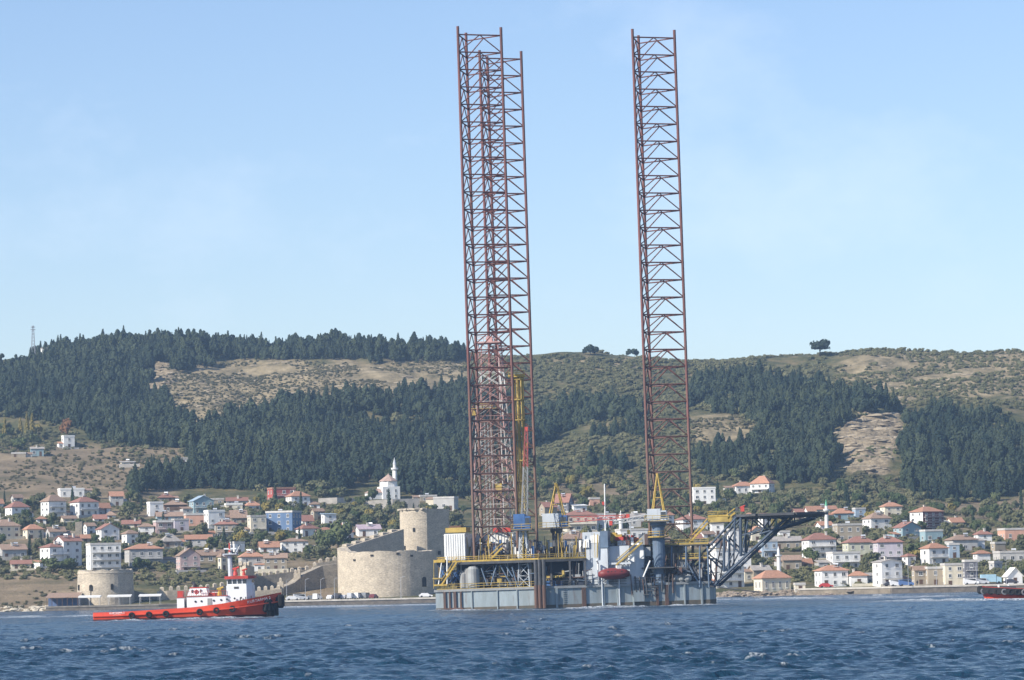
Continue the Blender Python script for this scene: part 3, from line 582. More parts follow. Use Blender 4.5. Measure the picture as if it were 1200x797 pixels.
def mosque_hill():
    b = drop(455, 586); k = b.y / FPX; Wd = 31 * k; t = empty('mosque', (b.x, b.y + 7, b.z), R(20)); tag(t, 'white hillside mosque with octagonal brown roof below the conifers', 'mosque')
    HOUSE_RECTS.append((437, 476, 535, 586, b.y))
    hh = 16 * k; s = 10.6 * k; MB().box(-s, s, -s, s, -4, hh).build('wall', M_WHITE, t)
    n = 8; oc = [(s * .98 * math.cos(6.283 * (i + .5) / n), s * .98 * math.sin(6.283 * (i + .5) / n)) for i in range(n)]
    MB().prism(oc, hh + .003, hh + 2.3 * 1).build('drum', M_WHITE, t)
    MB().lathe([(s * 1.1, hh + 2.303), (s * 1.08, hh + 2.5), (s * .1, hh + 5.2), (0.05, hh + 5.8)], 8).build('roof', M_LEAD, t)
    MB().box(-s - 6, -s - .004, -s + 1, s - 1, -4, 9 * k).build('porch', M_WHITE, t)
    q = MB(); q.add([(-s - 6.4, -s + .6, 9 * k + .01), (-s - .004, -s + .6, 9 * k + .01), (-s - .004, s - .6, 9 * k + .01), (-s - 6.4, s - .6, 9 * k + .01), (-s - 3, 0, 9 * k + 1.8), (-s - .004, 0, 9 * k + 1.8)], [(3, 2, 1, 0), (0, 1, 5, 4), (2, 3, 4, 5), (3, 0, 4), (1, 2, 5)]); q.build('porch_roof', M_LEAD, t)
    for u in (-.5, .5):
        o_ = obj('window', WIN, t, (u * s, -s - .004, hh * .55)); o_.scale = (.9, 1, 1.5); o_ = obj('window', WIN, t, (u * s, -s - .004, hh * .16)); o_.scale = (1, 1, 1.5)
        o_ = obj('window', WIN, t, (-s - .004, -u * s * .9, hh * .74), -math.pi / 2); o_.scale = (.8, 1, 1.1)
    o_ = obj('window', WIN, t, (-s - 6.004, 0, 1.0), -math.pi / 2); o_.scale = (1.1, 1, 1.4)
mosque_hill()
minaret(463, 536, 577, 'white minaret with grey cone beside the hillside mosque', M_LEADG, Y=drop(463, 586).y + 16, rpx=2.7)
ms = house(885, 928, 694, 678, 9, 'h', 'cream', 'orange', 1, 22, 'cream seaside mosque with orange hipped roof and tall windows', 'seaside_mosque', r=.62, nowin=True, cat='mosque')
def mosque_windows(root):
    b = drop(906.5, 694); k = b.y / FPX; a = R(22); w = 43 * k / (math.cos(a) + .62 * math.sin(a)); d = w * .62
    for u in (-.36, -.12, .12, .36): o_ = obj('window', WIN, root, (u * w, -d / 2 - .004, 1.2)); o_.scale = (.8, 1, 2.2)
    for u in (-.22, .22): o_ = obj('window', WIN, root, (-w / 2 - .004, -u * d, 1.2), -math.pi / 2); o_.scale = (.8, 1, 2.2)
mosque_windows(ms)
minaret(913, 640, 674, 'short white minaret behind the cream seaside mosque', WM['white'], Y=drop(906, 694).y + 14, rpx=2.4)
minaret(969, 585, 624, 'white minaret with green tip among orange roofs', M_GREEN, rpx=2.3)
minaret(728, 598, 632, 'white minaret tip rising behind the rig', M_WHITE, rpx=2.4)

# ---------------------------------------------------------------- castle
def masonry(name, c, c2):
    m = mat(name, c, 0.95, 0.3, 0.28, c2=c2, bump=0.12, stretch=(1, 1, 1.6), detail=9)
    nt = m.node_tree; N = nt.nodes; L = nt.links; b = N['Principled BSDF']; tc = N.new('ShaderNodeTexCoord')
    wv = N.new('ShaderNodeTexNoise'); wv.inputs['Scale'].default_value = 3.0; wv.inputs['Detail'].default_value = 3
    mp = N.new('ShaderNodeMapping'); mp.inputs['Scale'].default_value = (.5, .5, 2.4); L.new(tc.outputs['Object'], mp.inputs[0]); L.new(mp.outputs[0], wv.inputs['Vector'])
    mr = N.new('ShaderNodeMapRange'); mr.inputs[1].default_value = .35; mr.inputs[2].default_value = .62; mr.inputs[3].default_value = .62; mr.inputs[4].default_value = 1.1; L.new(wv.outputs['Fac'], mr.inputs[0])
    hs = N.new('ShaderNodeHueSaturation'); L.new(mr.outputs[0], hs.inputs['Value'])
    src = b.inputs['Base Color'].links[0].from_socket; L.new(src, hs.inputs['Color']); L.new(hs.outputs[0], b.inputs['Base Color']); return m
M_STONE = masonry('castle_stone', (0.58, 0.50, 0.385), (0.41, 0.355, 0.28)); M_STONE2 = masonry('wall_stone', (0.43, 0.37, 0.285), (0.25, 0.22, 0.18))
M_DARK = mat('deep_opening', (0.03, 0.028, 0.026), 0.9, 0.2)
def shell(path, ztop, zbot, th, name, parent, material, smooth=False):
    """wall of thickness th along a plan path with its own height at each point"""
    n = len(path); P = [Vector((p[0], p[1], 0)) for p in path]; nor = []
    for i in range(n):
        d = (P[min(i + 1, n - 1)] - P[max(i - 1, 0)]).normalized(); nor.append(Vector((-d.y, d.x, 0)))
    m = MB(); v = []
    for i in range(n):
        o_ = P[i]; q = P[i] + nor[i] * th
        v += [(o_.x, o_.y, zbot), (o_.x, o_.y, ztop[i]), (q.x, q.y, ztop[i]), (q.x, q.y, zbot)]
    f = []
    for i in range(n - 1):
        a, b = 4 * i, 4 * i + 4
        f += [(a, b, b + 1, a + 1), (a + 1, b + 1, b + 2, a + 2), (a + 2, b + 2, b + 3, a + 3), (a + 3, b + 3, b, a)]
    f += [(0, 1, 2, 3), tuple(4 * (n - 1) + k for k in (3, 2, 1, 0))]
    m.add(v, f); return m.build(name, material, parent)
MERLON = MB().box(-.5, .5, -.5, .5, 0, .7).add([(-.5, -.5, .703), (.5, -.5, .703), (.5, .5, .703), (-.5, .5, .703), (0, 0, 1.0)], [(3, 2, 1, 0), (0, 1, 4), (1, 2, 4), (2, 3, 4), (3, 0, 4)]).mesh('merlon', M_STONE)
def castle():
    t = empty('castle_bastion', (at(454, 702, 1226).x, 1226, 0)); tag(t, 'curved pale stone castle bastion with open top above the parked cars', 'castle wall')
    HOUSE_RECTS.append((396, 512, 617, 702, 1212))
    Rr = 57.5 / FPX * 1226; k = 1226 / FPX; g = random.Random(4)
    path = []; zt = []; zf = at(450, 646, 1210).z
    for i in range(41):
        a = R(20 - i * 5.0); path.append((Rr * math.cos(a), Rr * math.sin(a) - 0)); zt.append(zf + g.uniform(-.35, .25) + (max(0, i - 32) / 8) * 1.6)
    xl = path[-1]; e = at(463, 617, 1254)
    for i in range(1, 9):
        u = i / 8; path.append((xl[0] * (1 - u) + (e.x - t.location.x) * u, xl[1] * (1 - u) + 28 * u)); zt.append((zf + 1.6) * (1 - u) + (e.z - 1.0) * u)
    shell(path, zt, -3, -3.6, 'wall', t, M_STONE)
    for i in range(6):
        u = (i + .6) / 6.4; j = 40 + u * 8; a0 = int(j); f_ = j - a0; b0 = min(a0 + 1, 48)
        x = path[a0][0] * (1 - f_) + path[b0][0] * f_; y = path[a0][1] * (1 - f_) + path[b0][1] * f_; z = zt[a0] * (1 - f_) + zt[b0] * f_
        o_ = obj('merlon', MERLON, t, (x + 1.6, y - .6, z - .2), R(56)); o_.scale = (3.6, 1.8, 1.1)
    o_ = MB().box(-.9, .9, -.3, .3, 0, 2.4).tube((0, -.3, 2.4), (0, .3, 2.4), .9, 12).build('embrasure', M_DARK, t, (Rr * math.cos(R(-40)), Rr * math.sin(R(-40)) + .1, 5.2), R(50))
    for a, z in ((-128, zf - 3), (-105, zf - 1.6), (-75, zf - 1.2), (-58, zf - 2.0)):
        MB().box(-.5, .5, -.25, .25, 0, .6).build('embrasure', M_DARK, t, (Rr * math.cos(R(a)), Rr * math.sin(R(a)) + .08, z), R(a + 90))
    # keep
    Yk = 1262; kk = Yk / FPX; c = at(485, 600, Yk); z1 = at(485, 597.5, Yk).z
    kp = empty('castle_keep', (c.x, Yk, 0)); tag(kp, 'tall pale stone castle keep with one rounded sunlit lobe and a shaded flank', 'castle keep')
    HOUSE_RECTS.append((468, 526, 597, 702, Yk - 5))
    r = 7.6; pl = [(2.6 + r * math.cos(R(a)), 4.0 + r * math.sin(R(a))) for a in range(-190, -71, 6)]
    pl = pl + [ (41 * kk, 4.5), (40 * kk, 12), (10, 17), (-3, 12)]
    n = len(pl); g = random.Random(9)
    MB().prism(pl, [-2] * n, [z1 + g.uniform(-.25, .35) for _ in pl]).build('wall', M_STONE, kp)
    rim = [(x * 1.015, y * 1.015) for x, y in pl]; MB().prism(rim, [z1 - 3.4] * n, [z1 - 2.9] * n).build('string_course', M_STONE, kp)
    for i in range(0, 21, 3):
        x, y = pl[i]; o_ = obj('merlon', MERLON, kp, (x * .93, y * .93, z1 - .1), math.atan2(y, x) + 1.57); o_.scale = (2.4, 1.2, .7)
    for x, y, z, a in ((29 * kk, .4 - .15, 16, R(44)), (2.6 + r * math.cos(R(-110)), 4 + r * math.sin(R(-110)) + .05, 24, R(-20)), (2.6 + r * math.cos(R(-140)), 4 + r * math.sin(R(-140)), 18, R(-50))):
        MB().box(-.35, .35, -.3, .3, 0, 1.3).build('embrasure', M_DARK, kp, (x, y, z), a)
castle()
def round_tower():
    Y = 1224; c = at(124, 712, Y); r0 = 33.8 / FPX * Y; r1 = 32.2 / FPX * Y; z1 = at(124, 668, Y).z
    t = empty('round_tower', (c.x, Y, 0)); tag(t, 'squat round stone tower behind the red tugboat stern', 'tower'); HOUSE_RECTS.append((90, 158, 664, 712, Y - 10))
    g = random.Random(2); n = 44; prof = [(r0, -1), (r0, 1.8), (r1 * 1.0, z1 - 1.3), (r1 * 1.012, z1 - 1.2), (r1 * 1.012, z1 - .9), (r1, z1 - .7)]
    m = MB(); m.lathe(prof, n)
    ring = [(r1 * math.cos(6.283 * i / n), r1 * math.sin(6.283 * i / n)) for i in range(n)]
    m2 = MB(); zt = [z1 + g.uniform(-.5, .25) for _ in range(n)]
    inn = [(x * .78, y * .78) for x, y in ring]
    v = [(x, y, z1 - .697) for x, y in ring] + [(x, y, z) for (x, y), z in zip(ring, zt)] + [(x, y, z) for (x, y), z in zip(inn, zt)] + [(x, y, z1 - .697) for x, y in inn]
    f = []
    for k in range(3): f += [(k * n + i, k * n + (i + 1) % n, (k + 1) * n + (i + 1) % n, (k + 1) * n + i) for i in range(n)]
    m2.add(v, f)
    m.build('wall', M_STONE, t); m2.build('parapet', M_STONE, t)
    for px, zz, s in ((95, 6.5, .5), (110.5, 6.3, .75), (135, 6.5, .65)):
        a = -math.acos(max(-1, min(1, (px - 124) / 33))); rr = r1 + (r0 - r1) * .45
        MB().box(-.7 * s, .7 * s, -.35, .25, 0, 1.5).tube((0, -.35, 1.5), (0, .25, 1.5), .7 * s, 12).build('embrasure', M_DARK, t, (rr * math.cos(a), rr * math.sin(a), zz), a + math.pi / 2)
    MB().bar((r0 * math.cos(R(-115)), r0 * math.sin(R(-115)) - .1, .5), (r1 * math.cos(R(-115)), r1 * math.sin(R(-115)) - .3, 6.2), .25, .25).build('drain_pipe', M_DARK, t)
round_tower()
def crenel_wall(label, pts, th=1.5, mer=True, step=2.2, msize=(1.15, 1.0, 1.5), material=None, name='crenellated_wall'):
    """pts: (px, top y, Y)"""
    P = [at(px, py, Y) for px, py, Y in pts]; c = P[0]
    t = empty(name, (c.x, c.y, 0)); tag(t, label, 'stone wall')
    path = [(p.x - c.x, p.y - c.y) for p in P]; zt = [p.z for p in P]
    shell(path, zt, -2, th, 'wall', t, material or M_STONE2)
    HOUSE_RECTS.append((min(p[0] for p in pts), max(p[0] for p in pts), min(p[1] for p in pts) - 4, max(p[1] for p in pts) + 12, min(p[2] for p in pts)))
    if mer:
        for i in range(len(P) - 1):
            d = P[i + 1] - P[i]; L_ = math.hypot(d.x, d.y); n = max(1, int(L_ / step)); a = math.atan2(d.y, d.x); nx, ny_ = -math.sin(a) * th / 2, math.cos(a) * th / 2
            for j in range(n):
                u = (j + .5) / n; o_ = obj('merlon', MERLON, t, (P[i].x - c.x + d.x * u + nx, P[i].y - c.y + d.y * u + ny_, P[i].z + d.z * u - .02), a); o_.scale = msize
    return t
crenel_wall('low crenellated wall behind the tugboat funnel', [(196, 692, 1228), (240, 690, 1230), (282, 684, 1236)])
crenel_wall('square stone wall tower beside the tugboat bridge', [(281, 664, 1240), (288, 662, 1236), (298, 664, 1244)], 5, True, 3.0, (1.2, 1.2, 1.6), M_STONE, 'wall_tower')
crenel_wall('crenellated castle wall climbing from the wall tower to the bastion', [(298, 676, 1246), (330, 672, 1250), (365, 667, 1254), (372, 660, 1254), (397, 656, 1256)], 1.6, True, 2.4)
crenel_wall('lower crenellated wall behind the tugboat bow', [(292, 693, 1232), (330, 690, 1232)], 1.4, True, 2.0)
crenel_wall('thick sloping curtain wall with stepped top beside the bastion', [(327, 690, 1236), (345, 683, 1240), (358, 672, 1246), (378, 663, 1250), (397, 660, 1252)], 3.2, False, material=M_STONE2, name='curtain_wall')
crenel_wall('small pale gate pier at the foot of the sloping curtain wall', [(325, 682, 1233), (332, 681, 1233)], 2.2, True, 1.1, (.8, 1, 1.4), M_STONE, 'gate_pier')
crenel_wall('pale crenellated turret halfway up the sloping curtain wall', [(344, 672, 1243), (352, 671, 1243)], 2.4, True, 1.1, (.8, 1, 1.4), M_STONE, 'wall_turret')
crenel_wall('ruined masonry wall next to the round tower', [(157, 692, 1230), (178, 697, 1231), (206, 697, 1231)], 1.4, False)
crenel_wall('pale ruined gateway between the round tower and the tugboat', [(184, 693, 1229), (206, 692, 1229)], 1.2, True, 2.6, (1.5, 1, 1.5), M_STONE, 'ruined_gateway')
crenel_wall('long white terrace wall under the conifer wood', [(373, 584, 1560), (395, 583, 1560), (416, 584, 1566)], 1.0, False, material=M_CONC, name='terrace_wall')
crenel_wall('pale terrace wall in front of the hillside mosque', [(428, 587, 1545), (460, 585, 1545), (492, 584, 1550)], 1.0, False, material=M_CONC, name='mosque_wall')
crenel_wall('ruined stone tower house above the tall gabled white house', [(88, 612, drop(92, 629).y), (96, 611, drop(92, 629).y)], 3.5, False, material=M_STONE2, name='ruined_tower')
crenel_wall('long dry stone wall next to the ruined stone tower house', [(64, 622, drop(78, 629).y + 2), (88, 622, drop(78, 629).y + 2)], 1.0, False, material=M_STONE2, name='dry_stone_wall')

# ---------------------------------------------------------------- smaller houses filling the gaps between
def short_ref(lab):
    for cut in (' above', ' below', ' right of', ' left of', ' beside', ' behind', ' in front', ' at the', ' with', ' on the', ' under', ' between', ' among', ' just', ' rising', ' in the', ' seen', ' and ', ','):
        i = lab.find(cut)
        if i > 12: lab = lab[:i]
    return lab
def fillers():
    g = random.Random(65); used = set(h_[10] for h_ in HL); zones = [[(-20, 596), (160, 596), (380, 596), (392, 640), (300, 650), (250, 664), (150, 662), (-20, 662)], [(640, 606), (880, 612), (1060, 606), (1250, 640), (1250, 676), (1060, 672), (830, 672), (690, 640)], [(-10, 588), (240, 588), (240, 640), (-10, 640)]]
    done = 0
    for t in range(1500):
        z = g.choice(zones); x = g.uniform(min(p[0] for p in z), max(p[0] for p in z)); y = g.uniform(min(p[1] for p in z), max(p[1] for p in z))
        if not inpoly(np.array([x]), np.array([y]), z)[0]: continue
        w = g.uniform(12, 22); st_ = g.choice((1, 1, 2, 2)); h = (6.0 + 5.5 * (st_ - 1)) * g.uniform(.9, 1.1); rp = g.uniform(3, 5.5); x0, x1, yt = x - w / 2, x + w / 2, y - h - rp
        bad = False
        for r in HOUSE_RECTS:
            ox = min(x1, r[1]) - max(x0, r[0]); oy = min(y, r[3]) - max(yt, r[2])
            if ox > 0 and oy > 0 and ox * oy > .17 * min((x1 - x0) * (y - yt), (r[1] - r[0]) * (r[3] - r[2])): bad = True; break
        if bad: continue
        wall = g.choice(('white', 'white', 'cream', 'white', 'grey', 'stone', 'cream', 'stone', 'white')); roof, kind = g.choice((('orange', 'h'), ('old', 'g'), ('red', 'h'), ('old', 'h'), ('orange', 'g'), ('flat', 'f'), ('red', 'g')))
        near = min(HL, key=lambda q: ((q[0] + q[1]) / 2 - x) ** 2 + 4 * (q[2] - y) ** 2); rel = 'beside' if abs(near[2] - y) < 5 else ('behind' if y < near[2] else 'in front of')
        lab = 'small %s %s with %s %s the %s' % ({'sky': 'pale blue'}.get(wall, wall), 'cottage' if st_ == 1 else 'house', {'orange': 'orange roof', 'old': 'brown roof', 'red': 'red roof', 'flat': 'flat roof'}[roof], rel, short_ref(near[10]))
        if lab in used or len(lab.split()) > 16: continue
        used.add(lab); done += 1; house(x0, x1, y, y - h, rp if kind != 'f' else 1, kind, wall, roof, st_, g.uniform(4, 34), lab)
        if done >= 44: break
    print('fillers', done)
fillers()

# ---------------------------------------------------------------- waterfront things
M_GLASSC = mat('car_glass', (0.02, 0.025, 0.03), 0.1, 0.2, spec=0.6); M_TYRE = mat('tyre_rubber', (0.02, 0.02, 0.02), 0.9, 0.2)
def carmeshes(van):
    b = MB(); gl = MB()
    if van: prof = [(-2.3, .3), (2.3, .3), (2.35, .95), (1.75, 1.15), (1.35, 1.95), (-2.25, 2.0), (-2.35, 1.0)]
    else: prof = [(-2.15, .28), (2.15, .28), (2.2, .72), (1.2, .9), (.55, 1.42), (-1.15, 1.45), (-1.9, .95), (-2.2, .85)]
    n = len(prof); wd = .86
    v = [(x, -wd if z < 1 else -wd * .86, z) for x, z in prof] + [(x, wd if z < 1 else wd * .86, z) for x, z in prof]
    b.add(v, [tuple(range(n - 1, -1, -1)), tuple(range(n, 2 * n))] + [(i, (i + 1) % n, n + (i + 1) % n, n + i) for i in range(n)])
    for s in (-1, 1):
        gl.add([(x, s * (wd * (.945 if z < 1.1 else .885)), z) for x, z in ([(-1.5, .96), (.95, .96), (.48, 1.36), (-1.1, 1.38)] if not van else [(-2.0, 1.2), (1.5, 1.2), (1.2, 1.8), (-2.0, 1.85)])], [(0, 1, 2, 3)])
    wh = MB().tube((0, -.1, 0), (0, .1, 0), .31, 12)
    return b, gl.mesh('side_glass', M_GLASSC), wh.mesh('wheel', M_TYRE)
CARS = {v: carmeshes(v) for v in (False, True)}
def car(px, py, Y, colr, label, van=False, yaw=0, name='parked_car', cat='car'):
    b, gl, wh = CARS[van]; p = at(px, py, Y); t = empty(name, (p.x, Y, QZ if px < 700 else 2.16), yaw); tag(t, label, cat)
    me = b.mesh('body', mat('car_paint_' + colr, {'silver': (.45, .46, .48), 'white': (.72, .72, .72), 'maroon': (.16, .04, .05), 'grey': (.2, .21, .22), 'red': (.45, .05, .04), 'blue': (.08, .14, .3), 'dark': (.05, .05, .06)}[colr], 0.3, 0.08, spec=0.6))
    obj('body', me, t); obj('side_glass', gl, t)
    for x in (-1.35, 1.35):
        for y in (-.78, .78): obj('wheel', wh, t, (x, y, .31))
for i, (px, c_, v_, lab) in enumerate([(343, 'white', 0, 'white car parked nearest the tugboat bow on the quay'), (352, 'silver', 1, 'silver van parked below the sloping curtain wall'), (366, 'grey', 0, 'grey car parked below the sloping curtain wall'),
        (388, 'white', 0, 'white car, first of the row below the bastion'), (396, 'dark', 1, 'dark van in the row below the bastion'), (404, 'silver', 0, 'silver car in the row below the bastion'), (412, 'silver', 1, 'silver van second from the maroon car'),
        (420, 'white', 1, 'white van in the row below the bastion'), (429, 'grey', 1, 'grey van beside the maroon car'), (438, 'maroon', 0, 'maroon car at the end of the row below the bastion'), (372, 'white', 1, 'white van between the curtain wall and the bastion')]):
    car(px, 704, 1196 + (i % 3) * 1.4, c_, lab, bool(v_), R(72 if i > 2 else 12))
car(499, 704, 1195, 'white', 'white car parked at the stern end of the rig hull', False, R(5))
car(968, 688, 1140, 'red', 'red car in front of the white waterfront house', False, R(4))
car(1044, 688, 1131, 'dark', 'dark car in front of the low porch', False, R(6)); car(1051, 688, 1131, 'white', 'white car in front of the three storey waterfront house', True, R(8))
car(1062, 688, 1130, 'blue', 'blue van next to the ruined stone house', True, R(3)); car(1138, 688, 1126, 'white', 'white van in front of the dark balconied house', True, R(5))
car(1150, 688, 1127, 'silver', 'silver van next to the pale blue truck', True, R(4)); car(1185, 688, 1127, 'dark', 'dark car below the white gabled house', False, R(2))
def truck():
    p = at(1161, 688, 1128); t = empty('truck', (p.x, 1128, 2.16), R(3)); tag(t, 'pale blue box truck on the promenade', 'truck'); m = mat('truck_blue', (.33, .5, .6), .4, .1)
    MB().box(-3, 1.6, -1.1, 1.1, .7, 3.0).build('cargo_box', m, t); MB().prism([(1.7, -1), (3.2, -1), (3.2, 1), (1.7, 1)], .5, [2.4, 2.0, 2.0, 2.4]).build('cab', m, t)
    for x in (-2, 2.4):
        for y in (-1, 1): o_ = obj('wheel', CARS[True][2], t, (x, y, .42)); o_.scale = (1.35, 1.3, 1.35)
truck()
def lamp(px, Y, z, label):
    p = at(px, 700, Y); t = empty('street_lamp', (p.x, Y, z)); tag(t, label, 'street lamp', 'street lamps on the quay'); m = mat('lamp_metal', (.45, .46, .48), .5, .1, metal=.5)
    MB().tube((0, 0, 0), (0, 0, 6.5), .09, 6, .05).build('pole', m, t); MB().tube((0, 0, 6.5), (.9, 0, 6.9), .045, 5).build('arm', m, t); MB().box(.7, 1.3, -.12, .12, 6.86, 6.98).build('lamp_head', m, t)
for px in (336, 358, 376, 392, 470): lamp(px, 1192, QZ, 'tall grey street lamp on the castle quay')
for px in (1065, 1098, 1145, 1180): lamp(px, 1120, 2.15, 'tall grey street lamp on the promenade')
def cafe():
    Y = 1208; p = at(73, 718, Y); k = Y / FPX; t = empty('cafe', (p.x, Y + 4, 1.5)); tag(t, 'open blue cafe with brown roof on the old quay', 'cafe'); w = 36 * k / 2
    MB().box(-w, w, 0, 5, 0, 2.6).build('wall', mat('cafe_blue', (.10, .15, .28), .8, .3, .8), t)
    MB().add([(-w - .4, -4, 2.7), (w + .4, -4, 2.7), (w + .4, 5.4, 4.2), (-w - .4, 5.4, 4.2), (-w - .4, -4, 2.85), (w + .4, -4, 2.85), (w + .4, 5.4, 4.35), (-w - .4, 5.4, 4.35)], [(3, 2, 1, 0), (4, 5, 6, 7), (0, 1, 5, 4), (1, 2, 6, 5), (2, 3, 7, 6), (3, 0, 4, 7)]).build('roof', ROOF['old'], t)
    for i in range(7): MB().box(-.08, .08, -.08, .08, 0, 2.7).build('post', M_DOOR, t, (-w + i * w / 3, -3.8, 0))
    HOUSE_RECTS.append((52, 92, 700, 718, Y))
    for x0, x1, lab in ((92, 118, 'pale canopy beside the blue cafe'), (126, 154, 'white awning on posts in front of the round tower'), (163, 189, 'white awning on posts next to the round tower')):
        p = at((x0 + x1) / 2, 712, 1206); t = empty('awning', (p.x, 1207, 1.5)); tag(t, lab, 'awning'); w = (x1 - x0) * k / 2
        MB().add([(-w, -2, 2.5), (w, -2, 2.5), (w, 2, 3.0), (-w, 2, 3.0), (-w, -2, 2.9), (w, -2, 2.9), (w, 2, 3.3), (-w, 2, 3.3)], [(3, 2, 1, 0), (4, 5, 6, 7), (0, 1, 5, 4), (1, 2, 6, 5), (2, 3, 7, 6), (3, 0, 4, 7)]).build('canopy', ROOF['white'], t)
        for x in (-.9, 0, .9):
            for y in (-1.8, 1.8): MB().tube((x * w, y, 0), (x * w, y, 2.5 + (y > 0) * .4), .05, 5).build('post', M_FRAME, t)
cafe()
def pylon():
    b = drop(39, 413, 1900, 2250); k = b.y / FPX; h = 36 * k; t = empty('pylon', b); tag(t, 'thin lattice transmission mast on the ridge above the conifer wood', 'mast'); m = mat('galvanised', (.30, .31, .33), .6, .1, metal=.3)
    for sx in (-1, 1):
        for sy in (-1, 1): MB().tube((sx * 1.3, sy * 1.3, -3), (sx * .35, sy * .35, h), .13, 5).build('leg', m, t)
    q = MB()
    for i in range(9):
        z0, z1 = h * i / 9, h * (i + 1) / 9; w0, w1 = 1.3 - .95 * i / 9, 1.3 - .95 * (i + 1) / 9
        for s in (-1, 1): q.tube((-w0, s * w0, z0), (w1, s * w1, z1), .07, 4).tube((w0, s * w0, z0), (-w1, s * w1, z1), .07, 4).tube((s * w0, -w0, z0), (s * w1, w1, z1), .07, 4)
    q.build('lattice', m, t); MB().box(-1.5, 1.5, -.12, .12, h * .86, h * .88).build('crossarm', m, t); MB().box(-1.3, 1.3, -.12, .12, h * .94, h * .96).build('crossarm', m, t)
pylon()

# ---------------------------------------------------------------- jack-up rig
RIGM = Matrix.Translation((-5.0, 814.0, 0)) @ Matrix.Rotation(-0.0105, 4, 'Y') @ Matrix.Rotation(R(-9.5), 4, 'Z')
RIGI = RIGM.inverted()
def RP(px, py, yl):
    o = RIGI @ Vector((0, 0, CAMZ)); d = RIGI.to_3x3() @ pdir(px, py); t = (yl - o.y) / d.y; p = o + d * t
    return p
rig = empty('drilling_rig'); rig.matrix_world = RIGM
tag(rig, 'jack-up drilling rig with three tall rusty lattice legs afloat in the strait', 'drilling rig')
M_LEG = mat('leg_red_oxide', (0.185, 0.07, 0.062), 0.75, 0.4, 0.12, c2=(0.10, 0.045, 0.04), rnd=0.12, stretch=(1, 1, .5))
M_LEG2 = mat('leg_chord_paint', (0.24, 0.095, 0.085), 0.7, 0.4, 0.10, c2=(0.12, 0.058, 0.052), stretch=(1, 1, .6))
M_HULL = mat('hull_paint', (0.33, 0.39, 0.42), 0.6, 0.3, 0.5, c2=(0.20, 0.23, 0.235), stretch=(1, 1, .16), detail=9)
M_RUST = mat('rust', (0.15, 0.082, 0.06), 0.9, 0.5, 0.7, c2=(0.085, 0.065, 0.058), stretch=(1, 1, .3)); M_YEL = mat('safety_yellow', (0.48, 0.33, 0.07), 0.6, 0.35, 0.9); M_YELD = mat('worn_yellow', (0.40, 0.29, 0.08), 0.7, 0.4, 0.6)
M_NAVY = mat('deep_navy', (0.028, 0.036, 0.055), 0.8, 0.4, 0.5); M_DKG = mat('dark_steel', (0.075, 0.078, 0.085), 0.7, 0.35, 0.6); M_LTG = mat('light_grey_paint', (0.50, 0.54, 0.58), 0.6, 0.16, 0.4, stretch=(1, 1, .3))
M_WHT = mat('white_paint', (0.74, 0.74, 0.72), 0.55, 0.12, 0.5, stretch=(1, 1, .3)); M_BLU = mat('blue_paint', (0.055, 0.13, 0.30), 0.5, 0.25, 0.6); M_STB = mat('steel_blue', (0.12, 0.17, 0.24), 0.55, 0.25, 0.5)
M_REDP = mat('red_paint', (0.46, 0.065, 0.05), 0.5, 0.22, 0.6); M_GRY = mat('mid_grey', (0.30, 0.31, 0.31), 0.6, 0.2, 0.5); M_ORG = mat('orange_paint', (0.6, 0.16, 0.04), 0.5, 0.1)
def rust_streaks(m, amount=1.0):
    nt = m.node_tree; N = nt.nodes; L = nt.links; b = N['Principled BSDF']; tc = N.new('ShaderNodeTexCoord')
    mp = N.new('ShaderNodeMapping'); mp.inputs['Scale'].default_value = (1.1, 1.1, .13); L.new(tc.outputs['Object'], mp.inputs[0])
    n = N.new('ShaderNodeTexNoise'); n.inputs['Scale'].default_value = 1.0; n.inputs['Detail'].default_value = 8; n.inputs['Roughness'].default_value = .7; L.new(mp.outputs[0], n.inputs['Vector'])
    r = N.new('ShaderNodeMapRange'); r.inputs[1].default_value = .56; r.inputs[2].default_value = .74; r.inputs[4].default_value = .75 * amount; L.new(n.outputs['Fac'], r.inputs[0])
    x = N.new('ShaderNodeMix'); x.data_type = 'RGBA'; x.inputs[7].default_value = (.15, .085, .055, 1); src = b.inputs['Base Color'].links[0].from_socket
    L.new(r.outputs[0], x.inputs[0]); L.new(src, x.inputs[6]); L.new(x.outputs[2], b.inputs['Base Color'])
for m_, a_ in ((M_HULL, 1.0), (M_LTG, .55), (M_WHT, .5), (M_STB, .6), (M_YEL, .8), (M_YELD, .9), (M_GRY, .8), (M_BLU, .6)): rust_streaks(m_, a_)
HZ = RP(570, 689.5, -21).z; UZ = RP(580, 657.5, -20).z
S0, S1, S2 = RP(510.5, 700, -21).x, RP(632, 700, -21).x, RP(832, 700, -6).x
def halfw(s): return 21.0 if s < S1 else 21.0 + (6.0 - 21.0) * (s - S1) / (S2 - S1)
def plan(i): return [(S0 + i, -21 + i), (S1, -21 + i), (S2 - i, -6 + i), (S2 - i, 6 - i), (S1, 21 - i), (S0 + i, 21 - i)]
hull = MB().prism(plan(0), -3.2, HZ - .004).build('hull', M_HULL, rig)
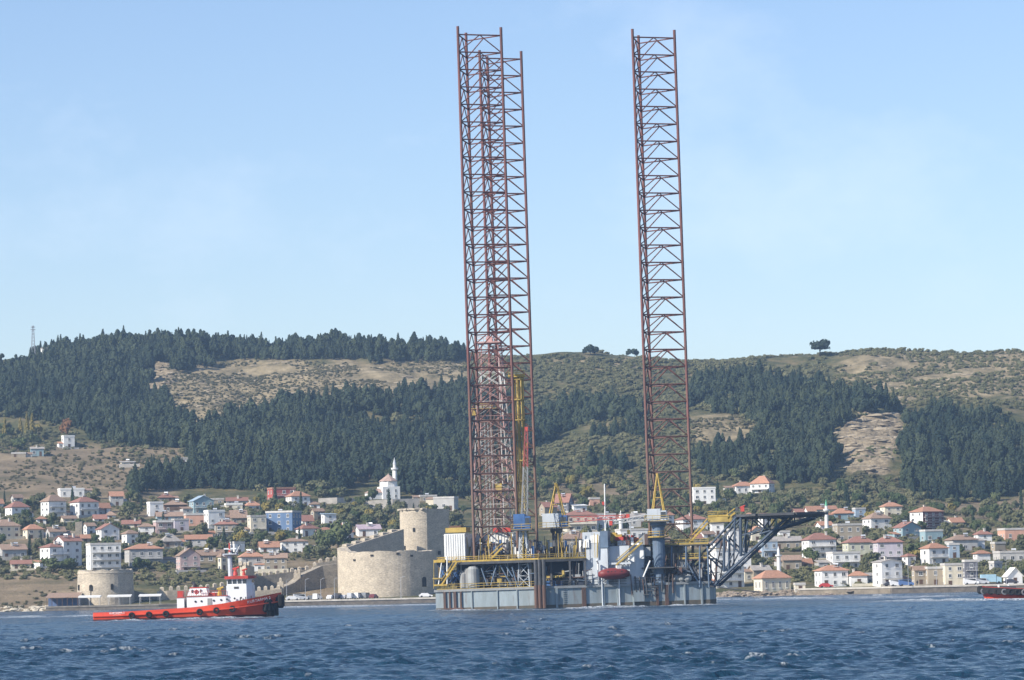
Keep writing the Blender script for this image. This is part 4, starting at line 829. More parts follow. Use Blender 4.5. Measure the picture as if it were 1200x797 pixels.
# hull side: belt, ribs, stains
P = plan(-0.18); bl = MB()
for a, b in zip(P, P[1:] + P[:1]):
    bl.bar((a[0], a[1], HZ - .25), (b[0], b[1], HZ - .25), .2, .5)
bl.build('deck_edge', M_GRY, hull)
MB().prism(plan(-.03), -2.5, .55).build('waterline_band', mat('weed_band', (.085, .085, .07), .85, .4, .6, c2=(.15, .12, .09), stretch=(1, 1, .3)), hull)
for px in (553, 583, 606): p = RP(px, 700, -21); MB().box(-.12, .12, -.25, 0, -1, HZ - .5).build('fender_rib', M_HULL, hull, (p.x, -21, 0))
def taper_at(px):
    lo, hi = S1, S2
    for _ in range(40):
        mid = (lo + hi) / 2
        if project([RIGM @ Vector((mid, -halfw(mid), 3))])[0][0] < px: lo = mid
        else: hi = mid
    return lo
TA = math.atan2(15.0, S2 - S1)
for i, px in enumerate((652, 684, 707, 724, 742, 770, 781, 802, 822)):
    s = taper_at(px); w = (.5, .9, .45, .45, .3, .5, .8, .3, .4)[i]
    MB().box(-w / 2, w / 2, -.3, 0, -1, HZ - .5).build('fender_rib', M_RUST if i in (1, 5, 6) else M_HULL, hull, (s, -halfw(s), 0), TA)
for px in (628.5, 633, 638): p = RP(px, 700, -21.6); MB().tube((p.x, -21.7, -1.5), (p.x, -21.7, HZ + .3), .42, 8).build('conductor_pipe', M_RUST, hull); MB().tube((p.x, -21.2, HZ + .3), (p.x, -21.2, UZ), .40, 8).build('conductor_pipe', M_DKG, hull)
q = MB()
for i in range(9): s = taper_at(662); q.box(-.35, .35, -.12, 0, .6 + i * .42, .68 + i * .42)
q.build('hull_ladder', M_DKG, hull, (s, -halfw(s), 0), TA)
s = taper_at(748); MB().box(-1.2, 1.2, -.5, -.01, .6, 3.0).build('hatch_box', M_HULL, hull, (s, -halfw(s), 0), TA)
for px, w in ((521, .5), (527, .35), (533, .6), (540, .35)): p = RP(px, 700, -21.2); MB().box(-w / 2, w / 2, -.35, 0, -.5, HZ - .5).build('rust_guard', M_RUST, hull, (p.x, -21, 0))
p = RP(531, 711, -21.4); MB().box(-2.2, 2.2, -.5, 0, .1, .5).build('boat_bumper', M_RUST, hull, (p.x, -21, 0))

# legs
def worn_low(m, c):
    nt = m.node_tree; N = nt.nodes; L = nt.links; b = N['Principled BSDF']; ge = N.new('ShaderNodeNewGeometry'); sx = N.new('ShaderNodeSeparateXYZ'); L.new(ge.outputs['Position'], sx.inputs[0])
    n = N.new('ShaderNodeTexNoise'); n.inputs['Scale'].default_value = .12; L.new(ge.outputs['Position'], n.inputs['Vector']); ad = N.new('ShaderNodeMath'); ad.operation = 'MULTIPLY_ADD'; ad.inputs[1].default_value = 50; L.new(n.outputs['Fac'], ad.inputs[0]); L.new(sx.outputs[2], ad.inputs[2])
    r = N.new('ShaderNodeMapRange'); r.inputs[1].default_value = 50; r.inputs[2].default_value = 85; L.new(ad.outputs[0], r.inputs[0])
    x = N.new('ShaderNodeMix'); x.data_type = 'RGBA'; x.inputs[6].default_value = (*c, 1); src = b.inputs['Base Color'].links[0].from_socket; L.new(r.outputs[0], x.inputs[0]); L.new(src, x.inputs[7]); L.new(x.outputs[2], b.inputs['Base Color'])
worn_low(M_LEG, (.165, .105, .085)); worn_low(M_LEG2, (.18, .115, .09))      # bare weathered steel on the lower lengths
LTRI = [(-2.887, -5.0), (5.774, 0.0), (-2.887, 5.0)]
sA = RP(556, 650, -19.2).x + 2.887; sC = RP(762.5, 650, -5).x + 2.887
LEGS = [(sA, -14.2, RP(533.5, 31, -19.2).z), (RP(630, 650, 14.2).x - 5.774, 14.2, RP(610.5, 60, 14.2).z), (sC, 0.0, RP(741, 34, -5).z)]
print('LEGS', LEGS, 'HZ', HZ, 'UZ', UZ, S0, S1, S2)
BAY = 3.82
brace_me = MB().tube((0, 0, 0), (1, 0, 0), 0.128, 6).mesh('brace', M_LEG); horiz_me = MB().tube((0, 0, 0), (1, 0, 0), 0.155, 6).mesh('brace', M_LEG)
def link(me, p, q, parent, name='brace'):
    o_ = obj(name, me, parent, p); d = Vector(q) - Vector(p); o_.rotation_mode = 'QUATERNION'; o_.rotation_quaternion = d.to_track_quat('X', 'Z'); o_.scale = (d.length, 1, 1); return o_
for k, (ls, ly, zt) in enumerate(LEGS):
    lg = empty('leg', (ls, ly, 0), parent=rig)
    for x, y in LTRI:
        c = MB().tube((x, y, -2.5), (x, y, zt), .31, 10)
        c.box(x - .12, x + .12, y - .36, y + .36, HZ, zt - .4)      # rack plate
        c.build('chord', M_LEG2, lg)
    z = zt - 1.8
    while z - BAY > HZ - 2:
        for i in range(3):
            a = Vector((*LTRI[i], 0)); b = Vector((*LTRI[(i + 1) % 3], 0)); m_ = (a + b) / 2
            link(horiz_me, (a.x, a.y, z), (b.x, b.y, z), lg)
            link(brace_me, (a.x, a.y, z - BAY), (m_.x, m_.y, z), lg); link(brace_me, (b.x, b.y, z - BAY), (m_.x, m_.y, z), lg)
        z -= BAY

# upper deck and the machinery space below it
def inset(i, s0, s1):
    pts = [(s0, -halfw(s0) + i)] + ([(S1, -21 + i)] if s0 < S1 < s1 else []) + [(s1, -halfw(s1) + i), (s1, halfw(s1) - i)] + ([(S1, 21 - i)] if s0 < S1 < s1 else []) + [(s0, halfw(s0) - i)]
    return pts
sU = taper_at(687)
MB().prism(inset(.8, S0 + .3, sU), UZ - .55, UZ).build('upper_deck', M_DKG, rig)
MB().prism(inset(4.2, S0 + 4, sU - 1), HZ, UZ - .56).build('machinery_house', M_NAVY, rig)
def rail(pts, name='railing', m=M_YEL, h=1.15, toe=.38, parent=rig):
    q = MB()
    for a, b in zip(pts, pts[1:]):
        a, b = Vector(a), Vector(b); L_ = (b - a).length; u = Vector((0, 0, 1))
        q.bar(a + u * toe / 2, b + u * toe / 2, .05, toe); q.bar(a + u * h, b + u * h, .09, .12); q.bar(a + u * (h + toe) / 2, b + u * (h + toe) / 2, .07, .09)
        n = max(1, int(L_ / 1.6))
        for i in range(n + 1): p = a + (b - a) * i / n; q.bar(p, p + u * h, .08, .08)
    return q.build(name, m, parent)
e = inset(.9, S0 + .4, sU)
rail([(e[0][0], e[0][1], UZ), (e[1][0], e[1][1], UZ)]); rail([(e[1][0], e[1][1], UZ), (e[2][0], e[2][1], UZ)], m=M_YELD); rail([(e[0][0], e[0][1], UZ), (e[-1][0], e[-1][1], UZ)])
hp = plan(.3); rail([(hp[0][0], hp[0][1], HZ), (hp[1][0], hp[1][1], HZ)], m=M_YELD, toe=.12); rail([(hp[1][0], hp[1][1], HZ), (hp[2][0], hp[2][1], HZ)], m=M_DKG, toe=.1); rail([(hp[0][0], hp[0][1], HZ), (hp[-1][0], hp[-1][1], HZ)], m=M_YELD, toe=.12)
def pbox(name, x0, x1, y0, y1, yl, depth, m, parent=rig):
    a = RP(x0, y1, yl); b = RP(x1, y0, yl); return MB().box(a.x, b.x, yl, yl + depth, a.z, b.z).build(name, m, parent)
def pbar(name, p, q, yl, w, m, parent=rig, yl2=None):
    a = RP(*p, yl); b = RP(*q, yl if yl2 is None else yl2); return MB().tube(a, b, w, 6).build(name, m, parent)
# stern end: stair, bracing, tanks, deck platforms
pbox('platform', 508, 524, 684.5, 687, -21.4, 4, M_YEL); pbox('platform', 507, 519, 677, 679, -21.2, 5, M_YELD); pbox('platform', 508.5, 521, 656, 659.5, -21.0, 6, M_YEL)
pbar('post', (524, 687), (524, 652), -20.8, .17, M_WHT); pbar('post', (513.5, 688), (518, 656), -20.8, .15, M_WHT); pbar('post', (508.5, 690), (508.5, 656), -20.8, .10, M_YELD)
for p_, q_ in (((526, 684), (538, 668)), ((516, 680), (524, 657)), ((529, 686), (541, 670)), ((541, 684), (532, 668)), ((522, 676), (514, 662)), ((527, 664), (536, 678))): pbar('blue_brace', p_, q_, -18.8, .16, M_BLU)
def stair(p_, q_, yl, w=1.0, m=M_YEL):
    a = RP(*p_, yl); b = RP(*q_, yl); a.y = b.y = yl; d = MB(); n = max(4, int((b - a).length / .45))
    for y in (0, w): d.bar((a.x, yl + y, a.z), (b.x, yl + y, b.z), .1, .34); d.bar((a.x, yl + y, a.z + 1), (b.x, yl + y, b.z + 1), .07, .12)
    for i in range(n): p = a + (b - a) * (i + .5) / n; d.box(p.x - .14, p.x + .14, yl + .06, yl + w - .06, p.z - .03, p.z + .03)
    return d.build('stair', m, rig)
stair((517, 686), (535, 659), -21.0); stair((573, 657), (588, 642), -19.4, 1.2)
for px, y0, y1, r in ((555, 663, 686, 1.35), (543.5, 670, 686, .85), (548, 666, 686, .7)):
    a = RP(px, y1, -19); b = RP(px, y0, -19); h = b.z - a.z; MB().lathe([(r * .8, HZ), (r, HZ + .3), (r, a.z + h * .82), (r * .75, a.z + h * .95), (r * .25, a.z + h)], 14, (a.x, -19)).build('mud_tank', M_GRY, rig)
for p_, q_ in (((575, 686), (582, 662)), ((586, 662), (599, 686)), ((592, 662), (601, 676)), ((606, 686), (600, 664)), ((571, 686), (564, 666))): pbar('deck_strut', p_, q_, -19.2, .15, M_STB)
for x0, x1, y0, y1, m in ((562, 572, 678, 687, M_DKG), (583, 593, 680, 687, M_GRY), (596, 604, 677, 687, M_DKG), (640, 650, 680, 687, M_BLU), (651, 659, 681, 687, M_BLU), (640, 660, 674, 677.5, M_YELD), (663, 671, 676, 687, M_DKG), (674, 680, 673, 678, M_GRY), (675, 684, 681, 687, M_NAVY)):
    pbox('deck_equipment', x0, x1, y0, y1, -18.4 if x0 < 630 else -17.2, 1.4, m)
for px in (566, 610, 622, 646, 668, 686): p = RP(px, 670, -18.6 if px < 640 else -17.5); MB().box(-.2, .2, -.2, .2, HZ, UZ - .56).build('deck_column', M_DKG, rig, (p.x, p.y, 0))
g_ = random.Random(77)
for i in range(150):
    px = g_.uniform(514, 684); yl = (-18.9 if px < 630 else -17.6) + g_.uniform(0, 1.2); y1 = g_.uniform(676, 688); k = g_.random(); m = g_.choice((M_DKG, M_GRY, M_RUST, M_STB, M_NAVY, M_DKG, M_YELD))
    if k < .4: pbox('deck_equipment', px, px + g_.uniform(2, 6), y1 - g_.uniform(2, 8), y1, yl, g_.uniform(.5, 1.4), m)
    elif k < .75: pbar('pipe_run', (px, y1), (px + g_.uniform(-1, 1), y1 - g_.uniform(8, 26)), yl, g_.uniform(.06, .16), m)
    else: pbar('pipe_run', (px, y1 - 8), (px + g_.uniform(8, 26), y1 - 8 + g_.uniform(-2, 2)), yl, g_.uniform(.06, .14), m)
for i in range(130):
    px = g_.uniform(550, 686); yl = g_.uniform(-18.5, -9) if px < 630 else g_.uniform(-15, -8); m = g_.choice((M_DKG, M_GRY, M_RUST, M_YELD, M_RUST, M_BLU, M_WHT)); a = RP(px, 657, yl); w = g_.uniform(.4, 1.6); hh = g_.choice((.8, 1.2, 2.0, 2.8, 4.2)) * g_.uniform(.7, 1.1); w = w if hh < 2.5 else min(w, .5)
    MB().box(a.x - w / 2, a.x + w / 2, yl, yl + w, UZ, UZ + hh).build('deck_equipment', m, rig)
# white corrugated drilling house between the stern legs
a = RP(521, 653, -8.5); b = RP(602, 625, -8.5); hs0, hs1, hz0, hz1 = a.x, b.x, UZ, b.z
dh = MB().box(hs0, hs1, -8.5, 8.0, hz0, hz1)
n = int((hs1 - hs0) / .62)
for i in range(n): x = hs0 + (i + .5) * (hs1 - hs0) / n; dh.box(x - .16, x + .16, -8.64, -8.503, hz0 + .3, hz1 - .1)
dhs = dh.build('drilling_house', M_WHT, rig); MB().box(hs0 - .15, hs1 + .15, -8.75, 8.1, hz1 + .003, hz1 + .2).build('house_roof', M_GRY, dhs)
# lower cladding nearer the stern
a = RP(521, 652, -19.5); b = RP(548, 625, -19.5); q = MB().prism([(a.x, -19.3), (b.x - .6, -19.3), (b.x - .6, -9.0), (a.x, -9.0)], UZ + .01, [b.z] * 4); n = 9
for i in range(n): x = a.x + (i + .5) * (b.x - .6 - a.x) / n; q.box(x - .14, x + .14, -19.42, -19.303, UZ + .3, b.z - .1)
q.build('clad_store', M_WHT, rig); pbox('red_tank', 578, 598, 618, 624, -6, 3, M_REDP); pbox('roof_unit', 522, 546, 618, 624.5, -15, 5, M_YELD)
pbox('deck_equipment', 526, 540, 616, 621, -12, 3, M_RUST)

# derrick
def lattice(name, parent, base, top, w0, w1, n, r, mats, rb=None, horiz=True):
    """square lattice tower or boom between two points; mats(i) gives the paint of each bay"""
    base, top = Vector(base), Vector(top); d = (top - base).normalized(); u = d.cross(Vector((0, 1, 0)))
    u = Vector((1, 0, 0)) if u.length < .2 else u.normalized(); v = d.cross(u); rb = rb or r * .55
    t = empty(name, (0, 0, 0), parent=parent); C_ = lambda i, a, b: base + (top - base) * i / n + (u * a + v * b) * (w0 + (w1 - w0) * i / n) / 2
    cs = [(-1, -1), (1, -1), (1, 1), (-1, 1)]
    for i in range(n):
        m = mats(i); q = MB()
        for j in range(4):
            a, b = cs[j], cs[(j + 1) % 4]
            q.tube(C_(i, *a), C_(i + 1, *a), r, 5); q.tube(C_(i, *a), C_(i + 1, *b), rb, 4); q.tube(C_(i, *b), C_(i + 1, *a), rb, 4)
            if horiz: q.tube(C_(i + 1, *a), C_(i + 1, *b), rb, 4)
        q.build('lattice_bay', m, t)
    return t
M_DERP = mat('derrick_pink', (0.50, 0.30, 0.28), .6, .3, .5); M_DERR = mat('derrick_grey', (0.50, 0.46, 0.43), .6, .3, .5); dz0 = hz1 + .2; dz1 = RP(577, 402, 0).z; dsx = RP(577, 500, 0).x
dk = lattice('derrick', rig, (dsx, 0, dz0), (dsx, 0, dz1), 8.6, 4.4, 13, .13, lambda i: (M_DERR, M_DERR, M_DERP, M_DERR, M_DERP, M_DERR, M_DERR, M_DERP, M_DERR, M_DERP, M_WHT, M_DERP, M_DERP)[i], .05)
MB().box(dsx - 2.8, dsx + 2.8, -2.8, 2.8, dz1 - .1, dz1 + .1).build('crown_platform', M_DERP, dk)
MB().box(dsx - .7, dsx + .7, -.7, .7, dz1 + .15, dz1 + 1.3).build('crown_block', M_DERP, dk)
rail([(dsx - 2.7, -2.7, dz1 + .15), (dsx + 2.7, -2.7, dz1 + .15)], m=M_DERP, toe=.1, parent=dk)
mz = RP(577, 480, 0).z; MB().box(dsx - 4.2, dsx + 1.5, -3.2, 3.2, mz, mz + .12).build('monkey_board', M_RUST, dk); rail([(dsx - 4.2, -3.2, mz + .12), (dsx + 1.5, -3.2, mz + .12)], m=M_YELD, toe=.1, parent=dk)
for i in range(7): MB().tube((dsx - 2.4 + i * .4, 1.2, dz0), (dsx - 2.3 + i * .36, 1.2, mz + 2), .11, 5).build('drill_pipe', M_GRY if i % 2 else M_RUST, dk)
MB().box(dsx + 1.8, dsx + 2.0, -.15, .15, dz0, dz1).build('guide_rail', M_DERR, dk); MB().box(dsx + .4, dsx + 1.8, -.8, .8, dz0 + 9, dz0 + 11).build('travelling_block', M_YELD, dk); pbox('dog_house', 549, 562, 478, 487, 1.5, 2, M_YELD, dk)
# yellow stand-pipe tower
yt = empty('standpipe_tower', (0, 0, 0), parent=rig); y0, y1 = RP(608, 640, 6).z, RP(608, 442, 6).z
for px in (603.5, 608.5, 613.5): p = RP(px, 520, 6); MB().tube((p.x, 6, UZ), (p.x, 6, y1), .30, 8).build('standpipe', M_YELD, yt); MB().tube((p.x, 7.6, UZ), (p.x, 7.6, y1), .22, 8).build('standpipe', M_YELD, yt)
a, b = RP(601, 520, 6).x, RP(616, 520, 6).x
for i in range(9): z = UZ + (y1 - UZ) * (i + .9) / 9; MB().box(a, b, 5.6, 8.0, z - .12, z + .12).build('clamp', M_YELD, yt)
MB().box(a - .4, b + .4, 5.2, 8.4, y1, y1 + .25).build('top_platform', M_YEL, yt); rail([(a - .4, 5.2, y1 + .25), (b + .4, 5.2, y1 + .25)], parent=yt)

M_DKRED = mat('faded_red', (0.34, 0.09, 0.08), .6, .3, .6)
# cranes
def crane(px, yl, zb, ycab, hcab, wcab, ped_r, ped_m, cab_m, boom_to, boom_m, aframe_y=None, lattice_ped=False, boom_w=1.5, trim=None):
    c = empty('crane', (0, 0, 0), parent=rig); p = RP(px, ycab, yl); s, z = p.x, p.z
    if lattice_ped: lattice('pedestal', c, (s, yl, zb), (s, yl, z), 2.6, 1.2, 5, .14, lambda i: ped_m)
    else: MB().lathe([(ped_r * 1.15, zb), (ped_r, zb + .6), (ped_r, z - 1.0), (ped_r * 1.35, z - .6), (ped_r * 1.35, z)], 16, (s, yl)).build('pedestal', ped_m, c, smooth=False)
    pl = MB().box(s - wcab * .62, s + wcab * .62, yl - wcab * .6, yl + wcab * .6, z + .003, z + .25).build('slew_platform', M_DKG, c); rail([(s - wcab * .62, yl - wcab * .6, z + .25), (s + wcab * .62, yl - wcab * .6, z + .25)], m=M_YELD, toe=.1, parent=c)
    MB().box(s - wcab / 2, s + wcab * .18, yl - wcab * .4, yl + wcab * .45, z + .253, z + hcab).build('machinery_cab', cab_m, c)
    cb = MB().prism([(s + wcab * .2, yl - wcab * .45), (s + wcab * .5, yl - wcab * .45), (s + wcab * .5, yl), (s + wcab * .2, yl)], z + .253, [z + hcab * .85] * 4).build('operator_cab', trim or cab_m, c)
    MB().box(s + wcab * .22, s + wcab * .48, yl - wcab * .45 - .03, yl - wcab * .45 - .004, z + hcab * .35, z + hcab * .75).build('cab_window', M_PANE, cb)
    if aframe_y:
        zt = RP(px, aframe_y, yl).z; q = MB(); w = wcab * .36
        for sy in (-1, 1):
            q.tube((s - wcab * .30, yl + sy * w, z + hcab * .4), (s + wcab * .05, yl + sy * w * .25, zt), .16, 6); q.tube((s + wcab * .38, yl + sy * w, z + hcab * .4), (s + wcab * .08, yl + sy * w * .25, zt), .16, 6)
            q.tube((s - wcab * .1, yl + sy * w * .7, z + hcab * .4 + (zt - z) * .4), (s + wcab * .25, yl + sy * w * .7, z + hcab * .4 + (zt - z) * .4), .09, 5)
        q.tube((s + wcab * .05, yl - w * .3, zt), (s + wcab * .05, yl + w * .3, zt), .3, 6); q.build('gantry', M_YEL, c)
    bp = Vector((s + wcab * .1, yl, z + hcab * .55)); bt = RP(boom_to[0], boom_to[1], boom_to[2]); n = max(6, int((bt - bp).length / 1.6))
    lattice('boom', c, bp, bt, boom_w, boom_w * .45, n, .075, boom_m, .035); tip = MB().box(-.35, .35, -.35, .35, -.5, .5).build('boom_head', M_REDP, c, bt)
    if aframe_y:
        w_ = MB(); w_.tube((s + wcab * .05, yl, zt), bt, .045, 4); w_.build('pendant_wire', M_DKG, c)
    MB().tube(bt, bt - Vector((0, 0, 3.0)), .05, 4).build('hoist_wire', M_DKG, c); MB().box(-.3, .3, -.2, .2, -.9, 0).build('hook_block', M_YEL, c, bt - Vector((0, 0, 3.0)))
    return c
crane(613, -17.6, HZ, 622, 3.6, 3.6, .8, M_LTG, M_BLU, (617, 503, -13.0), lambda i: M_DKRED if i > 6 else M_GRY, None, True, 1.35)
crane(652, -8.0, UZ, 620, 3.4, 5.4, 1.0, M_DKG, M_LTG, (736, 605, -10.0), lambda i: M_REDP, 567, False, 1.3, M_BLU)
crane(771, -8.6, HZ, 612, 2.9, 4.2, 1.35, M_STB, M_LTG, (716, 613, -13.0), lambda i: M_WHT, 556, False, 1.2)
cp = RP(771, 630, -8.6); MB().lathe([(2.3, cp.z), (2.3, cp.z + .2)], 14, (cp.x, -8.6)).build('pedestal_platform', M_YELD, rig); z = cp.z + .2
rail([(cp.x + 2.2 * math.cos(R(a_)), -8.6 + 2.2 * math.sin(R(a_)), z) for a_ in range(180, 361, 36)], toe=.12)
cp2 = RP(771, 666, -9.5); MB().box(cp.x - 3.4, cp.x + 3.6, -11.2, -6, cp2.z, cp2.z + .25).build('crane_base_deck', M_DKG, rig)

# accommodation and forward superstructure
blk = pbox('accommodation_block', 684.5, 711, 623, 689, -14.8, 10, M_LTG); pbox('side_door', 692, 702, 627, 636.5, -14.86, .05, M_WHT, blk); pbox('stair_tower', 703.5, 712, 622, 642, -15.0, 4, M_STB, blk); pbox('porch', 683, 690, 632, 642, -15.2, 2, M_WHT, blk)
a = RP(711, 687, -12.5); b = RP(752, 639, -12.5)
MB().prism([(a.x, -13.0), (a.x + 5.2, -13.0), (b.x, -10.6), (b.x, 8), (a.x, 8)], HZ, b.z).build('forward_house', M_LTG, rig)
a2 = RP(712, 640, -12.5); rail([(a2.x, -12.8, b.z), (a2.x + 5, -12.8, b.z), (b.x, -10.4, b.z)], m=M_DKG, toe=.1)
pbox('forward_lower_house', 742, 775, 662, 688, -8.0, 12, M_DKG); pbox('wheel_house', 776, 800, 640, 688, -2.5, 8, M_GRY)
for x0, x1, y0, y1, yl, m in ((716, 722, 624, 636, -9, M_YEL), (721, 730, 629, 634, -10, M_REDP), (737, 742, 627, 638, -9, M_REDP), (724, 733, 634, 640, -9.5, M_WHT), (743, 752, 630, 636, -8, M_ORG), (754, 762, 641, 652, -9, M_GRY), (745, 754, 645, 655, -11.2, M_WHT), (736, 743, 650, 659, -13.6, M_WHT), (784, 792, 648, 662, -7, M_RUST), (794, 802, 655, 670, -6.4, M_GRY), (788, 800, 672, 686, -8, M_DKG), (803, 812, 660, 686, -6.2, M_DKG), (814, 824, 668, 688, -5, M_STB)):
    pbox('deck_equipment', x0, x1, y0, y1, yl, 2, m)
pbar('mast', (709.5, 624), (708.5, 567), -9, .17, M_WHT); pbox('mast_lamp', 705.5, 708, 588, 592, -9.2, .6, M_REDP); pbar('mast', (739, 640), (738.5, 612), -9, .14, M_LTG)
for y, x0, x1, yl in ((640, 752, 830, -7.5), (656, 778, 832, -6.8)):
    a, b = RP(x0, y, yl), RP(x1, y, yl); b.z = a.z; MB().box(a.x, b.x, yl, yl + 9, a.z - .2, a.z).build('walkway', M_DKG, rig); rail([(a.x, yl, a.z), (b.x, yl, a.z)], m=M_YELD)
stair((722, 662), (752, 636), -14.2, 1.0, M_YELD); stair((803, 641), (829, 613), -7.0, 1.2, M_YEL)
for p_, q_ in (((757, 688), (757, 630)), ((787, 688), (787, 640)), ((804, 688), (804, 640)), ((820, 688), (820, 640)), ((831, 688), (829, 640)), ((806, 660), (820, 686)), ((790, 686), (802, 662)), ((778, 688), (784, 662)), ((762, 688), (752, 664)), ((758, 662), (766, 646)), ((741, 672), (746, 688))):
    pbar('support_column', p_, q_, -7.2, .2, M_STB)
for p_, q_ in (((757, 664), (765, 648)), ((782, 688), (789, 664)), ((776, 664), (794, 688)), ((798, 688), (808, 664)), ((808, 688), (816, 664)), ((812, 664), (826, 686))): pbar('pipe_run', p_, q_, -6.6, .2, M_DKG)
for px in (793, 799, 806): p = RP(px, 682, -8.2); MB().lathe([(.5, HZ), (.9, HZ + .5), (.9, HZ + 1.3), (.4, HZ + 1.7)], 10, (p.x, p.y)).build('winch_drum', M_GRY, rig)
pbar('davit_arm', (754, 676), (762, 657), -13.2, .2, M_WHT)

for i in range(140):
    px = g_.uniform(744, 830); yl = g_.uniform(-9.5, -6.4) if px < 800 else g_.uniform(-6.6, -5.2); y1 = g_.uniform(668, 688); k = g_.random(); m = g_.choice((M_DKG, M_DKG, M_RUST, M_NAVY, M_GRY, M_STB))
    if k < .4: pbox('deck_equipment', px, px + g_.uniform(2, 6), y1 - g_.uniform(3, 10), y1, yl, g_.uniform(.5, 1.6), m)
    elif k < .7: pbar('pipe_run', (px, y1), (px + g_.uniform(-4, 4), y1 - g_.uniform(8, 28)), yl, g_.uniform(.07, .18), m)
    else: pbar('pipe_run', (px, y1 - 6), (px + g_.uniform(6, 18), y1 - 6 + g_.uniform(-4, 4)), yl, g_.uniform(.06, .16), m)
for i in range(44):
    px = g_.uniform(712, 758); a = RP(px, 639, -9); m = g_.choice((M_WHT, M_GRY, M_RUST, M_YELD, M_REDP, M_DKG)); w = g_.uniform(.3, 1.3); hh = g_.uniform(.4, 2.6); yl = g_.uniform(-10, -4)
    MB().box(a.x - w / 2, a.x + w / 2, yl, yl + w, b.z if False else RP(731, 639, -12.5).z, RP(731, 639, -12.5).z + hh).build('roof_equipment', m, rig)
for i, px in enumerate((741, 746, 750, 755, 759, 764, 768, 776, 783, 789)):      # anchor racks and hoses hung over the side
    s = taper_at(px); y = -halfw(s) - .45; z0 = g_.uniform(1.0, 3.0); MB().tube((s, y, z0), (s + g_.uniform(-.5, .5), y, HZ + g_.uniform(.3, 2.2)), g_.uniform(.08, .2), 6).build('anchor_rack', M_DKG if i % 3 else M_RUST, rig)
for i in range(3): s = taper_at(752 + i * 5); MB().tube((s - 1.2, -halfw(s) - .45, 2.0 + i * .8), (s + 1.6, -halfw(s) - .2, 2.0 + i * .8), .12, 6).build('anchor_rack', M_DKG, rig)
for i in range(80):
    px = g_.uniform(606, 688) if i % 3 else g_.uniform(548, 606); yl = g_.uniform(-9, 9); a = RP(px, 657, yl); w = g_.uniform(1.2, 3.2); hh = g_.uniform(1.4, 4.6); m = g_.choice((M_DKG, M_RUST, M_GRY, M_YELD, M_STB, M_RUST, M_DKG, M_LTG)); k = g_.random()
    if k < .55: MB().box(a.x - w / 2, a.x + w / 2, yl, yl + 2.2, UZ, UZ + hh).build('deck_container', m, rig)
    elif k < .8: MB().lathe([(w * .4, UZ), (w * .4, UZ + hh * .85), (w * .15, UZ + hh)], 10, (a.x, yl)).build('deck_tank', m, rig)
    else: MB().tube((a.x - w, yl, UZ + hh * .5), (a.x + w, yl, UZ + hh * .5), .5, 8).box(a.x - w * .8, a.x - w * .6, yl - .3, yl + .3, UZ, UZ + hh * .5).box(a.x + w * .6, a.x + w * .8, yl - .3, yl + .3, UZ, UZ + hh * .5).build('pipe_stack', m, rig)
for i in range(90):
    px = g_.uniform(540, 700); yl = g_.uniform(-19, -17) if px < 628 else g_.uniform(-16, -13.5); a = RP(px, 657, yl); h = g_.uniform(1.5, 6.0); lean = g_.uniform(-.6, .6) * (g_.random() < .4)
    MB().tube((a.x, yl, UZ), (a.x + lean * h * .4, yl, UZ + h), g_.uniform(.06, .14), 6).build('vent_pipe', g_.choice((M_YELD, M_RUST, M_DKG, M_GRY, M_YEL)), rig)
# helideck on its strut frame
hd = empty('helideck', (0, 0, 0), parent=rig); a = RP(861, 603, 0); b = RP(967, 599, 0); cz = RP(900, 602, -8).z; hr = (b.x - a.x) / 2; hc = (a.x + b.x) / 2
oct_ = [(hc + hr * 1.04 * math.cos(R(22.5 + 45 * i)), hr * .92 * math.sin(R(22.5 + 45 * i))) for i in range(8)]
MB().prism(oct_, cz - .85, cz + .1).build('deck_plate', M_DKG, hd); q = MB()
for i in range(8): A, B = Vector((*oct_[i], 0)), Vector((*oct_[(i + 1) % 8], 0)); q.bar((A.x, A.y, cz - .2), (B.x, B.y, cz - .2), 1.6, .5)
q.build('safety_net', M_DKG, hd)
M_STRUT = mat('strut_navy', (0.055, 0.08, 0.12), .5, .25, .5)
for s_ in (-1, 1):
    yl = 5.2 * s_
    def hb(p_, q_, w, m=M_STRUT):
        A, B = RP(*p_, -5.2), RP(*q_, -5.2); A.y = yl; B.y = yl; MB().tube(A, B, w * .78, 8).build('strut', m, hd)
    hb((836, 687), (924, 605), .42); hb((806, 667), (863, 606), .30); hb((868, 605), (868, 652), .36); hb((861, 605), (861, 645), .26); hb((848.5, 630), (848.5, 670), .36); hb((854, 628), (854, 668), .2)
    hb((849, 630), (869, 650), .24); hb((833, 655), (849, 670), .22); hb((890, 626), (951, 607), .28); hb((877, 605), (894, 620), .2); hb((895, 604), (895, 619), .2); hb((926, 603), (926, 613), .22); hb((950, 602), (950, 608), .28); hb((833, 686), (833, 655), .26); hb((905, 604), (925, 612), .16)
    hb((846, 633), (836, 687), .16, M_RUST); hb((806, 667), (836, 687), .24); hb((820, 652), (836, 687), .2); hb((862, 610), (849, 631), .2); hb((868, 628), (894, 620), .2); hb((905, 605), (891, 625), .2); hb((869, 650), (877, 606), .18); hb((849, 669), (861, 645), .18); hb((926, 612), (950, 606), .16); hb((823, 648), (833, 656), .18)
q = MB()
for px, py in ((868, 650), (848.5, 668), (895, 619), (924, 606), (836, 686), (868, 607), (950, 606), (833, 655)): p = RP(px, py, -5.2); q.tube((p.x, -5.2, p.z), (p.x, 5.2, p.z), .22, 6)
q.build('cross_beam', M_STRUT, hd)
pf = pbox('access_platform', 829, 853, 611.5, 613.5, -5.5, 8, M_DKG, hd); a, b = RP(830, 611.5, -5.5), RP(853, 611.5, -5.5); a.z = b.z
q = MB()
for yy in (-5.4, 2.4):
    q.box(a.x, b.x, yy, yy + .06, a.z, a.z + 1.5)
